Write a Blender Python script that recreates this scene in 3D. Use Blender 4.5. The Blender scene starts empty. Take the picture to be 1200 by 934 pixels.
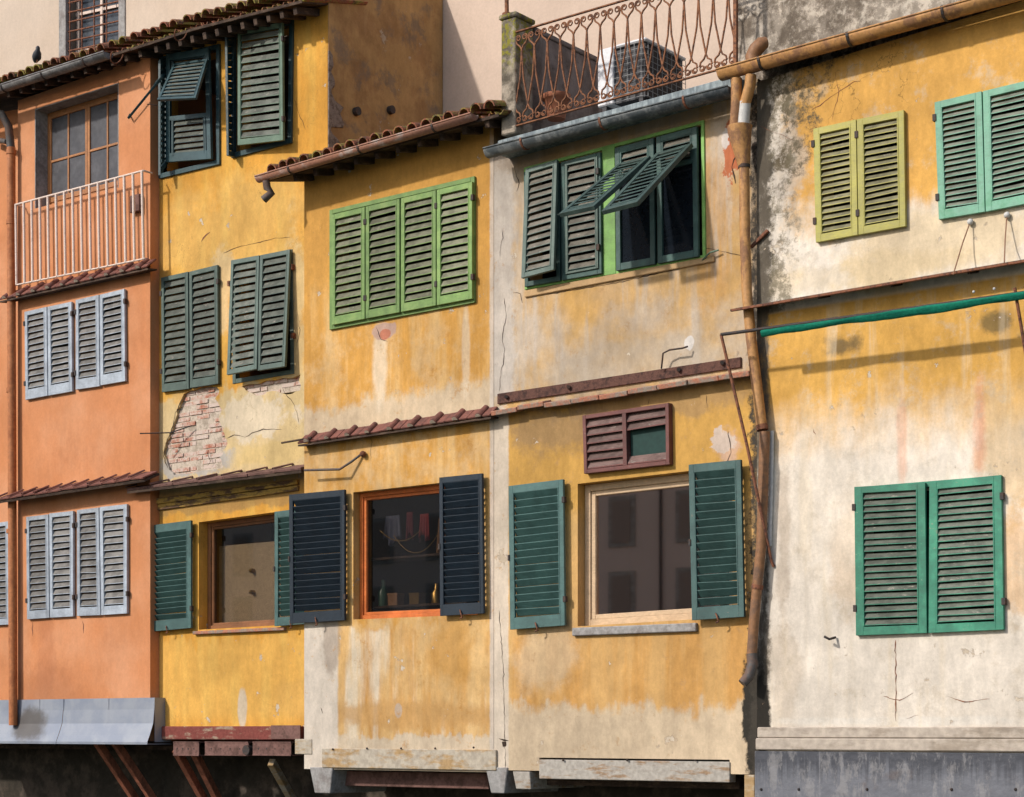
import bpy, bmesh, math, random
from mathutils import Vector, Matrix
from mathutils.geometry import tessellate_polygon
random.seed(7)
sc = bpy.context.scene
R = math.radians

# ------------------------------------------------------------------ camera model
F = 2200.0; VPX = 2800.0; HY = 855.0; Z0 = 20.0
PHI = math.atan(F / VPX)
FWD = Vector((-math.sin(PHI), math.cos(PHI), 0)); RGT = Vector((math.cos(PHI), math.sin(PHI), 0)); UP = Vector((0, 0, 1))
CAM = -FWD * Z0
def P(px, py, w=0.0):
    d = FWD * F + RGT * (px - 600) + UP * (HY - py)
    t = (-w - CAM.y) / d.y
    return CAM + d * t
def sx(px, py, w):
    "metres along the wall for one photo pixel at this place"
    return P(px + 1, py, w).x - P(px, py, w).x
def sz(px, py, w):
    return P(px, py, w).z - P(px, py + 1, w).z

# ------------------------------------------------------------------ node helpers
class S:
    def __init__(s, sock, nt): s.s = sock; s.nt = nt
    def __add__(a, b): return mth('ADD', a, b)
    def __radd__(a, b): return mth('ADD', a, b)
    def __sub__(a, b): return mth('SUBTRACT', a, b)
    def __rsub__(a, b): return mth('SUBTRACT', b, a, nt=a.nt)
    def __mul__(a, b): return mth('MULTIPLY', a, b)
    def __rmul__(a, b): return mth('MULTIPLY', a, b)
    def __truediv__(a, b): return mth('DIVIDE', a, b)
def setin(nt, inp, v):
    if isinstance(v, S): nt.links.new(v.s, inp)
    elif isinstance(v, (tuple, list)) and len(v) == 3 and inp.type == 'RGBA': inp.default_value = (*v, 1)
    else: inp.default_value = v
def mth(op, a, b=0.0, c=0.0, nt=None, clamp=False):
    nt = nt or (a.nt if isinstance(a, S) else b.nt)
    n = nt.nodes.new('ShaderNodeMath'); n.operation = op; n.use_clamp = clamp
    setin(nt, n.inputs[0], a); setin(nt, n.inputs[1], b)
    if op in ('MULTIPLY_ADD',): setin(nt, n.inputs[2], c)
    return S(n.outputs[0], nt)
def smooth(v, lo, hi, a=0.0, b=1.0):
    nt = v.nt; n = nt.nodes.new('ShaderNodeMapRange'); n.interpolation_type = 'SMOOTHSTEP'
    nt.links.new(v.s, n.inputs[0])
    if lo > hi: lo, hi, a, b = hi, lo, b, a
    n.inputs[1].default_value = lo; n.inputs[2].default_value = hi; n.inputs[3].default_value = a; n.inputs[4].default_value = b
    return S(n.outputs[0], nt)
def mx(f, a, b, nt, mode='MIX'):
    n = nt.nodes.new('ShaderNodeMix'); n.data_type = 'RGBA'; n.blend_type = mode
    setin(nt, n.inputs[0], f); setin(nt, n.inputs[6], a); setin(nt, n.inputs[7], b)
    return S(n.outputs[2], nt)
class Ctx:
    "a material being built: world position, noises and stain masks"
    def __init__(s, name, w=0.0):
        s.m = bpy.data.materials.new(name); s.m.use_nodes = True; s.nt = s.m.node_tree; s.w = w
        s.bsdf = s.nt.nodes['Principled BSDF']
        g = s.nt.nodes.new('ShaderNodeNewGeometry'); s.geo = g
        s.pos = S(g.outputs['Position'], s.nt)
        sp = s.nt.nodes.new('ShaderNodeSeparateXYZ'); s.nt.links.new(g.outputs['Position'], sp.inputs[0])
        s.x = S(sp.outputs[0], s.nt); s.y = S(sp.outputs[1], s.nt); s.z = S(sp.outputs[2], s.nt)
        sn = s.nt.nodes.new('ShaderNodeSeparateXYZ'); s.nt.links.new(g.outputs['Normal'], sn.inputs[0])
        s.nz = S(sn.outputs[2], s.nt)
        s._w = None
    def scaled(s, v, off):
        n = s.nt.nodes.new('ShaderNodeMapping'); n.inputs['Scale'].default_value = v; n.inputs['Location'].default_value = off
        s.nt.links.new(s.pos.s, n.inputs[0]); return S(n.outputs[0], s.nt)
    def noise(s, scale, st=(1, 1, 1), det=4, rough=.55, off=0.0, dist=0.0):
        n = s.nt.nodes.new('ShaderNodeTexNoise'); n.inputs['Scale'].default_value = scale
        n.inputs['Detail'].default_value = det; n.inputs['Roughness'].default_value = rough; n.inputs['Distortion'].default_value = dist
        v = s.scaled(st, (off * 3.1, off * 1.7, off * 2.3)); s.nt.links.new(v.s, n.inputs['Vector'])
        return S(n.outputs['Fac'], s.nt)
    def vor(s, scale, feature='F1', st=(1, 1, 1), out='Distance', warp=0.0):
        n = s.nt.nodes.new('ShaderNodeTexVoronoi'); n.inputs['Scale'].default_value = scale; n.feature = feature
        v = s.scaled(st, (0, 0, 0))
        if warp:
            nn = s.nt.nodes.new('ShaderNodeTexNoise'); nn.inputs['Scale'].default_value = 5; nn.inputs['Detail'].default_value = 4
            s.nt.links.new(v.s, nn.inputs['Vector'])
            a = s.nt.nodes.new('ShaderNodeVectorMath'); a.operation = 'MULTIPLY_ADD'
            s.nt.links.new(nn.outputs['Color'], a.inputs[0]); a.inputs[1].default_value = (warp,) * 3; s.nt.links.new(v.s, a.inputs[2])
            v = S(a.outputs[0], s.nt)
        s.nt.links.new(v.s, n.inputs['Vector'])
        return S(n.outputs[out], s.nt)
    @property
    def wob(s):
        if s._w is None:
            s._w = (s.noise(1.6, det=6, rough=.65, off=3) - .5, s.noise(6.5, det=8, rough=.72, off=9) - .5)
        return s._w
    def streak(s, fx=9, fz=.55, off=0, det=4):
        return s.noise(1.0, st=(fx, fx, fz), det=det, rough=.6, off=off)
    def blob(s, px, py, rx, ry, rough=1.0, soft=.35, w=None):
        w = s.w if w is None else w
        c = P(px, py, w); ax = rx * sx(px, py, w); az = ry * sz(px, py, w)
        dx = (s.x - c.x) / ax; dz = (s.z - c.z) / az
        d = mth('SQRT', dx * dx + dz * dz)
        d = d + s.wob[0] * (2.2 * rough) + s.wob[1] * (.9 * rough)
        return smooth(d, 1 + soft * .6, 1 - soft * .6)
    def below(s, px, py, soft=.15, streak=.8, off=0, fx=8, rough=.5):
        "1 under a level line, ragged with downward runs"
        z0 = P(px, py, s.w).z
        v = s.z - z0 + (s.streak(fx, .5, off, det=7) - .5) * streak + s.wob[0] * rough + s.wob[1] * .3
        return smooth(v, soft * .6, -soft * .6)
    def rightof(s, px, py, soft=.08, rough=.25):
        x0 = P(px, py, s.w).x
        return smooth(s.x - x0 + s.wob[1] * rough, -soft, soft)
    def mix(s, f, a, b, mode='MIX'): return mx(f, a, b, s.nt, mode)
    def finish(s, col, rough=.85, bump=None, strength=.3, dist=.01, metallic=0.0, spec=.3):
        setin(s.nt, s.bsdf.inputs['Base Color'], col); setin(s.nt, s.bsdf.inputs['Roughness'], rough)
        setin(s.nt, s.bsdf.inputs['Metallic'], metallic); s.bsdf.inputs['Specular IOR Level'].default_value = spec
        if bump is not None:
            b = s.nt.nodes.new('ShaderNodeBump'); b.inputs['Strength'].default_value = strength; b.inputs['Distance'].default_value = dist
            s.nt.links.new(bump.s, b.inputs['Height']); s.nt.links.new(b.outputs[0], s.bsdf.inputs['Normal'])
        return s.m
def lin(r, g, b, k=1.0):
    f = lambda c: ((c / 255 + .055) / 1.055) ** 2.4 if c > 10 else c / 255 / 12.92
    return (f(r) * k, f(g) * k, f(b) * k)

def plaster(name, w, base, layers, bumpk=1.0, var=.22, flake=1.0):
    c = Ctx(name, w)
    big = c.noise(1.1, det=6, rough=.6, off=1); mid = c.noise(7, st=(1.5, 1.5, .7), det=6, rough=.7, off=5); fine = c.noise(34, det=4, rough=.7, off=2)
    col = base if not callable(base) else base(c)
    for f in layers:
        mask, cc = f(c)
        col = c.mix(mth('MINIMUM', mask, 1.0), col, cc)
    v = smooth(big, .25, .75, 1 - var, 1 + var * .6) * smooth(mid, .25, .75, 1 - var * .6, 1 + var * .5) * smooth(fine, .3, .7, .95, 1.04)
    # fine grime specks, pits and hairline crazing
    col = c.mix(1.0, col, combine(c, v), 'MULTIPLY')
    run = c.streak(6, .6, 41, det=7)
    col = c.mix(1.0, col, combine(c, smooth(run, .3, .7, 1 - var * .22, 1 + var * .14)), 'MULTIPLY')
    sp = c.noise(26, det=5, rough=.75, off=11)
    col = c.mix(smooth(sp, .66, .76, 0, .55), col, (.16, .11, .07))
    sp2 = c.noise(17, det=6, rough=.8, off=15, st=(1, 1, .8))
    col = c.mix(smooth(sp2, .66, .72, 0, .5), col, (.62, .55, .46))
    gate = smooth(c.noise(.9, det=4, off=51), .42, .6)
    fl = smooth(c.noise(4.2, det=8, rough=.68, off=47) + gate * .05, .685, .695)
    rim = smooth(c.noise(4.2, det=8, rough=.68, off=47) + gate * .05, .67, .685) - fl
    if flake:
        col = c.mix(fl * flake, col, c.mix(smooth(mid, .4, .6), (.54, .46, .36), (.44, .36, .27)))
        col = c.mix(mth('MAXIMUM', rim, 0.0) * .5 * flake, col, (.20, .13, .08))
    h = big * .6 + mid * .3 + fine * .1 + sp * .12 - fl * (.25 * flake)
    return c.finish(col, .9, h, .55 * bumpk, .03, spec=.15)
def combine(c, v):
    n = c.nt.nodes.new('ShaderNodeCombineColor')
    for i in range(3): c.nt.links.new(v.s, n.inputs[i])
    return S(n.outputs[0], c.nt)

# ------------------------------------------------------------------ materials
def paint(name, col, wood=(.19, .165, .14), wear=.5, rough=.55, var=.25, alt=None, st=(1, 1, 1)):
    "old oil paint on wood: uneven, chalky, chipped through to grey wood"
    c = Ctx(name)
    a = c.noise(5, det=5, rough=.65, off=4); b = c.noise(38, st=(.6, .6, 1.6), det=5, rough=.7, off=8); g = c.noise(90, st=(.25, .25, 1), det=2, off=1)
    k = c.mix(1.0, col, combine(c, smooth(a, .25, .75, 1 - var, 1 + var) * smooth(b, .2, .8, .82, 1.16)), 'MULTIPLY')
    if alt: k = c.mix(smooth(a, .5, .66, 0, .8), k, alt)
    oi = c.nt.nodes.new('ShaderNodeObjectInfo'); rnd = S(oi.outputs['Random'], c.nt)
    k = c.mix(1.0, k, combine(c, rnd * .34 + .83), 'MULTIPLY')
    k = c.mix(smooth(b + (a - .5) * .5, .72 - wear * .16, .8 - wear * .12), k, wood)
    k = c.mix(smooth(c.noise(60, det=4, rough=.8, off=21), .69, .73, 0, .7), k, (.05, .045, .04))
    return c.finish(k, smooth(b, .3, .7, rough - .1, rough + .2), g * .4 + b * .6, .35, .004, spec=.4)
def slatmat(name, col):
    "sun bleached, dusty slat faces"
    c = Ctx(name)
    a = c.noise(6, det=4, off=2); b = c.noise(30, st=(.5, .5, 2.5), det=5, rough=.75, off=6)
    oi = c.nt.nodes.new('ShaderNodeObjectInfo'); rnd = S(oi.outputs['Random'], c.nt)
    k = c.mix(smooth(a + (b - .5) * .8, .3, .7), col, tuple(v * .55 for v in col))
    k = c.mix(1.0, k, combine(c, rnd * .5 + .75), 'MULTIPLY')
    k = c.mix(smooth(c.noise(13, st=(.5, 1, 1.5), det=5, rough=.8, off=31), .6, .66, 0, .8), k, (.30, .27, .23))
    k = c.mix(smooth(b, .6, .7, 0, .6), k, tuple(v * .45 for v in col))
    return c.finish(k, .8, b, .3, .004, spec=.2)
def metal(name, col, alt, rough=.5, metallic=.0, scale=9, lo=.45, hi=.62, st=(1, 1, 1), spec=.4, bump=.3):
    c = Ctx(name)
    a = c.noise(scale, st=st, det=6, rough=.7, off=2); b = c.noise(scale * 5, det=4, off=7)
    k = c.mix(smooth(a, lo, hi), col, alt)
    k = c.mix(1.0, k, combine(c, smooth(b, .25, .75, .8, 1.15)), 'MULTIPLY')
    return c.finish(k, smooth(a, .3, .7, rough, min(1, rough + .25)), a * .6 + b * .4, bump, .006, metallic=metallic, spec=spec)
def plain(name, col, rough=.6, spec=.4, metallic=0.0):
    c = Ctx(name); b = c.noise(25, det=4)
    k = c.mix(1.0, col, combine(c, smooth(b, .25, .75, .85, 1.1)), 'MULTIPLY')
    return c.finish(k, rough, None, spec=spec, metallic=metallic)
def glassmat(name, tint=(.8, .85, .85), refl=.12, rough=.02, gloss=(1, 1, 1)):
    m = bpy.data.materials.new(name); m.use_nodes = True; nt = m.node_tree; nt.nodes.clear()
    o = nt.nodes.new('ShaderNodeOutputMaterial'); mi = nt.nodes.new('ShaderNodeMixShader')
    t = nt.nodes.new('ShaderNodeBsdfTransparent'); t.inputs[0].default_value = (*tint, 1)
    g = nt.nodes.new('ShaderNodeBsdfGlossy'); g.inputs['Roughness'].default_value = rough; g.inputs[0].default_value = (*gloss, 1)
    ge = nt.nodes.new('ShaderNodeNewGeometry'); dt = nt.nodes.new('ShaderNodeVectorMath'); dt.operation = 'DOT_PRODUCT'
    nt.links.new(ge.outputs['Incoming'], dt.inputs[0]); nt.links.new(ge.outputs['Normal'], dt.inputs[1])
    d = mth('ABSOLUTE', S(dt.outputs['Value'], nt)); ad = mth('POWER', mth('SUBTRACT', 1.0, d, nt=nt), 5.0) * .9 + refl; ad = ad.s.node
    nt.links.new(ad.outputs[0], mi.inputs[0]); nt.links.new(t.outputs[0], mi.inputs[1]); nt.links.new(g.outputs[0], mi.inputs[2])
    nt.links.new(mi.outputs[0], o.inputs[0]); return m

M = {}
M['tealpaint'] = paint('teal_paint', (.055, .115, .108), wear=.4, alt=(.062, .13, .12))
M['tealshade'] = paint('shaded_teal_paint', (.03, .075, .07), wear=.1)  # darker copy of the teal paint: shade painted onto the open shutters' slats
M['bluepaint'] = paint('blue_black_paint', (.007, .017, .029), wear=.25, rough=.55, wood=(.06, .075, .085))
M['palepaint'] = paint('pale_grey_blue_paint', (.34, .38, .43), wear=.45, wood=(.3, .28, .25))
M['sagepaint'] = paint('sage_green_paint', (.085, .125, .105), wear=.6, wood=(.2, .2, .17))
M['sagedark'] = paint('dark_sage_paint', (.045, .075, .066), wear=.3)
M['deeppaint'] = paint('deep_petrol_paint', (.024, .055, .062), wear=.1, rough=.45)
M['mosspaint'] = paint('moss_green_paint', (.105, .165, .115), wear=.6)
M['greenpaint'] = paint('apple_green_paint', (.15, .25, .07), wear=.35, alt=(.21, .30, .09), wood=(.2, .2, .14))
M['brightgreen'] = paint('bright_leaf_paint', (.17, .34, .085), wear=.35)
M['yellowpaint'] = paint('yellow_green_paint', (.37, .335, .085), wear=.0, wood=(.3, .3, .12), var=.12)
M['mintpaint'] = paint('mint_paint', (.17, .37, .26), wear=.15, alt=(.10, .29, .17), wood=(.3, .4, .3))
M['emerald'] = paint('emerald_paint', (.032, .175, .11), wear=.6, alt=(.045, .24, .145), wood=(.2, .25, .18))
M['redbrown'] = paint('red_brown_paint', (.13, .045, .038), wear=.6, wood=(.17, .13, .12))
M['orangewood'] = paint('orange_varnish', (.58, .155, .035), wear=.0, rough=.4, var=.2)
M['brownwood'] = paint('brown_varnish', (.20, .085, .035), wear=.1, rough=.45)
M['palewood'] = paint('pale_larch', (.60, .43, .27), wear=.0, rough=.45, var=.12)
M['doorwood'] = paint('chestnut_wood', (.33, .14, .05), wear=.15, rough=.5)
M['s_grey'] = slatmat('weathered_slat', (0.178, 0.162, 0.132))
M['s_sage'] = slatmat('weathered_sage_slat', (0.151, 0.162, 0.137))
M['s_green'] = slatmat('green_grey_slat', (.185, .185, .125))
M['s_white'] = slatmat('dusty_white_slat', (0.218, 0.205, 0.191))
M['s_yellow'] = slatmat('yellow_grey_slat', (0.264, 0.244, 0.145))
M['s_mint'] = slatmat('mint_grey_slat', (0.218, 0.238, 0.191))
M['s_emer'] = slatmat('emerald_grey_slat', (0.132, 0.145, 0.119))
M['s_red'] = slatmat('red_grey_slat', (0.172, 0.112, 0.099))
M['s_teal'] = M['tealshade']
M['terracotta'] = None
c = Ctx('terracotta_tiles')
a = c.noise(9, det=5, off=2); b = c.noise(4, det=5, rough=.7, off=6); d_ = c.noise(45, det=4, rough=.7)
k = c.mix(smooth(a, .35, .65), (.30, .105, .06), (.16, .075, .05))
k = c.mix(smooth(d_, .5, .7, 0, .7), k, (.33, .22, .15))
k = c.mix(smooth(b + (d_ - .5) * .7, .50, .57, 0, .9), k, (.24, .215, .05))
k = c.mix(smooth(c.noise(11, det=5, rough=.7, off=12), .55, .63, 0, .85), k, (.05, .045, .035))
M['terracotta'] = c.finish(k, .9, d_, .6, .01, spec=.2)
M['cleantile'] = metal('plum_tiles', (.21, .085, .065), (.12, .06, .05), .8, lo=.4, hi=.65, spec=.2, bump=.5)
M['bricktile'] = metal('brick_slabs', (.38, .16, .10), (.26, .21, .17), .85, lo=.42, hi=.6, spec=.2, bump=.6)
M['mortar'] = metal('mortar', (.42, .34, .27), (.25, .2, .16), .9, scale=14, spec=.1, bump=.6)
M['darkwood'] = metal('old_dark_beam', (.055, .038, .03), (.11, .075, .055), .85, scale=6, st=(1, 1, 3), spec=.15, bump=.5)
M['rust'] = metal('rusty_iron', (.22, .09, .05), (.09, .045, .035), .8, scale=22, spec=.25)
M['railrust'] = metal('rail_rust', (.25, .105, .05), (.10, .05, .035), .75, scale=30, spec=.3)
M['darkrust'] = metal('dark_rusted_beam', (.115, .058, .045), (.06, .035, .03), .85, scale=14, spec=.15, bump=1)
M['rustbeam'] = metal('rust_brown_beam', (.17, .09, .075), (.10, .055, .045), .75, scale=6, spec=.25)
M['iron'] = metal('black_iron', (.03, .025, .024), (.07, .04, .03), .6, scale=20)
M['castiron'] = metal('cast_iron_pipe', (.07, .065, .062), (.13, .08, .06), .5, scale=7)
M['zinc'] = metal('zinc_gutter', (.16, .15, .145), (.26, .25, .24), .45, metallic=.2, scale=8)
M['copperpipe'] = metal('rusty_copper_gutter', (.33, .155, .10), (.42, .33, .29), .5, scale=7, st=(.6, 1, 1), lo=.5, hi=.66)
M['lead'] = metal('lead_sheet', (.12, .15, .165), (.30, .35, .36), .6, scale=5, st=(4, 4, .6), lo=.4, hi=.65)
M['leaddark'] = metal('dark_lead_gutter', (.06, .07, .075), (.15, .16, .16), .5, scale=8)
M['ochrepipe'] = metal('ochre_painted_pipe', (.42, .215, .075), (.25, .125, .06), .55, scale=6, st=(1, 1, .6), lo=.48, hi=.58, bump=.6)
M['browngpipe'] = metal('brown_old_pipe', (.24, .115, .05), (.16, .09, .055), .55, scale=6)
M['orangepipe'] = metal('orange_painted_pipe', (.42, .15, .05), (.34, .115, .04), .55, scale=5)
M['whiteiron'] = metal('white_rail_paint', (.68, .54, .46), (.52, .38, .30), .5, scale=18, lo=.55, hi=.7)
M['skirt'] = None
c = Ctx('pale_zinc_skirt', .15)
a = c.noise(3, det=6, rough=.65, off=4); b = c.noise(30, det=4); st_ = c.streak(10, .8)
k = c.mix(smooth(a, .35, .65), (.22, .245, .30), (.28, .30, .34))
k = c.mix(smooth(st_, .55, .7, 0, .4), k, (.25, .26, .3))
k = c.mix(c.blob(37, 853, 18, 20, .8, .6) * .8, k, (.07, .055, .04))
M['skirt'] = c.finish(k, .5, a * .8 + b * .1, .3, .02, metallic=.15)
c = Ctx('grey_blue_sheet_metal', .45)
st_ = c.streak(22, .35, det=5); a = c.noise(3, det=5)
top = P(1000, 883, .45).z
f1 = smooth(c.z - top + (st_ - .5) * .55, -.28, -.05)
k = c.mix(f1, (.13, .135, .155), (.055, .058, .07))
k = c.mix(smooth(st_, .6, .72, 0, .5), k, (.22, .22, .24))
k = c.mix(smooth(a, .6, .75, 0, .5), k, (.12, .08, .06))
k = c.mix(smooth(c.noise(8, st=(1, 1, .4), det=7, rough=.75, off=6), .5, .62, 0, .5), k, (.26, .25, .25))
M['sheet'] = c.finish(k, .6, a + st_ * .15, .7, .05, metallic=.1)
M['concrete'] = metal('concrete_band', (.42, .36, .30), (.30, .25, .20), .9, scale=3, st=(.6, .6, 2), spec=.15, bump=.5)
M['whiteplank'] = metal('flaking_white_plank', (.40, .35, .28), (.36, .24, .12), .8, scale=4, st=(.6, 1, 2), spec=.15, bump=.6, lo=.46, hi=.6)
M['greyplank'] = metal('grey_white_plank', (.36, .33, .29), (.28, .19, .12), .8, scale=5, st=(.5, 1, 2.4), spec=.15, bump=.6, lo=.5, hi=.62)
M['redplank'] = metal('flaking_red_beam', (.19, .055, .045), (.30, .22, .16), .85, scale=7, st=(.5, 1, 1.6), lo=.5, hi=.62, spec=.15, bump=.8)
M['stonegrey'] = metal('grey_stone', (.30, .29, .28), (.22, .2, .19), .85, scale=5, spec=.2)
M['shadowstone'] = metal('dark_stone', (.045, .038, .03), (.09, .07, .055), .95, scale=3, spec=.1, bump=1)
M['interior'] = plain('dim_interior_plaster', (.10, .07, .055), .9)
M['glass'] = glassmat('window_glass', (.95, .95, .95), refl=.04)
M['blackglass'] = plain('dark_glass', (.008, .011, .016), .06, spec=.35)
M['shopglass'] = glassmat('tinted_shop_glass', (.72, .70, .68), refl=.10)  # grey tint darkens whatever is seen through the pane
M['boostedglass'] = glassmat('boosted_reflection_glass', (.8, .74, .7), refl=.42, gloss=(1, .80, .70))  # reflection raised and tinted warm here to brighten the mirrored building
M['frost'] = metal('dusty_pane', (.05, .05, .058), (.07, .07, .08), .35, scale=3)
M['darkpane'] = metal('dark_blue_pane', (.03, .04, .055), (.045, .055, .07), .2, scale=3)
M['awning'] = metal('green_awning_cloth', (.006, .15, .095), (.004, .09, .06), .75, scale=9, st=(.35, 1, 3), spec=.15, bump=1)
M['whiteac'] = plain('white_casing', (.66, .66, .68), .4)
M['acdark'] = plain('dark_fins', (.03, .03, .035), .6)
M['acwire'] = plain('grille_wire', (.30, .30, .30), .4)
M['clay'] = plain('clay_pot', (.35, .13, .07), .8)
M['bird'] = plain('slate_feathers', (.035, .037, .045), .6)
M['crack'] = plain('crack_shadow', (.05, .035, .028), .95, spec=.05)
M['brass'] = plain('brass', (.35, .22, .06), .3, metallic=.9)
M['cream_door'] = plain('cream_lacquer', (.60, .46, .28), .5)
M['redcloth'] = plain('red_cloth', (.30, .03, .03), .8)
M['tancloth'] = plain('tan_box', (.3, .16, .08), .8)
M['gold'] = plain('gold', (.40, .25, .08), .35, metallic=1)
M['white'] = plain('white_paint', (.5, .49, .47), .6)
M['rope'] = plain('brown_cord', (.24, .13, .08), .9)
M['greenbox'] = plain('green_lamp_glass', (.05, .12, .08), .3)
M['net'] = plain('dark_green_net', (.012, .04, .034), .8)
c = Ctx('old_brick')
br = c.vor(7.5, out='Color', st=(1, .3, 3.0)); a = c.noise(14, det=5, rough=.7); b = c.noise(50, det=3)
k = c.mix(smooth(a, .4, .62), (.34, .12, .075), (.44, .25, .18))
k = c.mix(smooth(c.noise(5, det=7, rough=.8, off=5), .40, .56, 0, .92), k, (.53, .44, .38))
M['brick'] = c.finish(k, .9, a + b * .4, .6, .01, spec=.1)
M['brickmortar'] = metal('pale_mortar', (.50, .42, .34), (.34, .28, .22), .95, scale=10, spec=.1, bump=.8)

# ------------------------------------------------------------------ mesh builder
COL = sc.collection
class MB:
    def __init__(s): s.v = []; s.f = []; s.mi = []; s.sm = []
    def add(s, vs, fs, mi=0, smooth=False):
        o = len(s.v); s.v += [Vector(v) for v in vs]
        for f in fs: s.f.append([o + i for i in f]); s.mi.append(mi); s.sm.append(smooth)
    def box8(s, p, mi=0, mis=None):
        fs = [(0, 1, 2, 3), (4, 7, 6, 5), (0, 4, 5, 1), (1, 5, 6, 2), (2, 6, 7, 3), (3, 7, 4, 0)]
        o = len(s.v); s.v += [Vector(v) for v in p]
        for i, f in enumerate(fs): s.f.append([o + j for j in f]); s.mi.append(mis[i] if mis else mi); s.sm.append(False)
    def box(s, x0, x1, y0, y1, z0, z1, mi=0):
        s.box8([(x0, y0, z0), (x1, y0, z0), (x1, y1, z0), (x0, y1, z0), (x0, y0, z1), (x1, y0, z1), (x1, y1, z1), (x0, y1, z1)], mi)
    def beam(s, a, b, wd, hg, up=Vector((0, 0, 1)), mi=0):
        a = Vector(a); b = Vector(b); d = (b - a).normalized(); sd = d.cross(up).normalized(); u = sd.cross(d).normalized()
        p = []
        for q in (a, b):
            for k, l in ((-1, -1), (1, -1), (1, 1), (-1, 1)): p.append(q + sd * wd / 2 * k + u * hg / 2 * l)
        s.box8(p, mi)
    def tube(s, pts, r, n=10, mi=0, caps=True):
        pts = [Vector(p) for p in pts]; rs = r if isinstance(r, (list, tuple)) else [r] * len(pts)
        d0 = (pts[1] - pts[0]).normalized(); ref = Vector((0, 0, 1)) if abs(d0.z) < .9 else Vector((1, 0, 0))
        u = d0.cross(ref).normalized(); vs = []
        for i, p in enumerate(pts):
            d = (pts[min(i + 1, len(pts) - 1)] - pts[max(i - 1, 0)]).normalized()
            u = (u - d * u.dot(d)).normalized(); v = d.cross(u)
            for k in range(n):
                t = 2 * math.pi * k / n; vs.append(p + (u * math.cos(t) + v * math.sin(t)) * rs[i])
        fs = []
        for i in range(len(pts) - 1):
            for k in range(n): fs.append((i * n + k, i * n + (k + 1) % n, (i + 1) * n + (k + 1) % n, (i + 1) * n + k))
        s.add(vs, fs, mi, True)
        if caps:
            s.add(vs[:n], [tuple(range(n))[::-1]], mi); s.add(vs[-n:], [tuple(range(n))], mi)
    def shell(s, a, b, r0, r1, up, th=.012, t0=0.0, t1=math.pi, n=8, mi=0):
        "thick half pipe from a to b; arc from t0 to t1 measured from the side axis towards up"
        a = Vector(a); b = Vector(b); d = (b - a).normalized(); sd = d.cross(up).normalized(); u = sd.cross(d).normalized()
        vs = []
        for q, r in ((a, r0), (b, r1)):
            for rr in (r, r - th):
                for k in range(n + 1):
                    t = t0 + (t1 - t0) * k / n; vs.append(q + (sd * math.cos(t) + u * math.sin(t)) * rr)
        m = n + 1; A, Ai, B, Bi = 0, m, 2 * m, 3 * m; fs = []
        for k in range(n):
            fs += [(A + k, A + k + 1, B + k + 1, B + k), (Ai + k + 1, Ai + k, Bi + k, Bi + k + 1), (A + k + 1, A + k, Ai + k, Ai + k + 1), (B + k, B + k + 1, Bi + k + 1, Bi + k)]
        fs += [(A, B, Bi, Ai), (A + n, Ai + n, Bi + n, B + n)]
        s.add(vs, fs, mi, False)
    def ball(s, c, r, mi=0, n=10, m=7):
        c = Vector(c); r = Vector(r) if not isinstance(r, (int, float)) else Vector((r, r, r)); vs = []
        for i in range(m + 1):
            t = math.pi * i / m
            for k in range(n):
                p = 2 * math.pi * k / n; vs.append(c + Vector((r.x * math.sin(t) * math.cos(p), r.y * math.sin(t) * math.sin(p), r.z * math.cos(t))))
        fs = [(i * n + k, i * n + (k + 1) % n, (i + 1) * n + (k + 1) % n, (i + 1) * n + k) for i in range(m) for k in range(n)]
        s.add(vs, fs, mi, True)
    def build(s, name, mats, parent=None, bevel=0.0, label=None):
        me = bpy.data.meshes.new(name); off = rootloc(parent)
        me.from_pydata([v - off for v in s.v], [], s.f)
        mats = mats if isinstance(mats, (list, tuple)) else [mats]
        for m in mats: me.materials.append(M[m] if isinstance(m, str) else m)
        for p, i, sm in zip(me.polygons, s.mi, s.sm): p.material_index = i; p.use_smooth = sm
        bm = bmesh.new(); bm.from_mesh(me); bmesh.ops.recalc_face_normals(bm, faces=bm.faces); bm.to_mesh(me); bm.free()
        o = bpy.data.objects.new(name, me); COL.objects.link(o); o.parent = parent
        if bevel:
            b = o.modifiers.new('bevel', 'BEVEL'); b.width = bevel; b.segments = 1; b.limit_method = 'ANGLE'; b.angle_limit = R(40)
        if label: o['label'] = label
        return o
def rootloc(p):
    while p is not None and p.parent is not None: p = p.parent
    return Vector(p.location) if p is not None else Vector((0, 0, 0))
def thing(name, label, cat, loc, group=None):
    o = bpy.data.objects.new(name, None); COL.objects.link(o); o.location = loc; o.empty_display_size = .2
    o['label'] = label; o['category'] = cat
    if group: o['group'] = group
    return o
def tag(o, label, cat, group=None):
    o['label'] = label; o['category'] = cat
    if group: o['group'] = group

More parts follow.
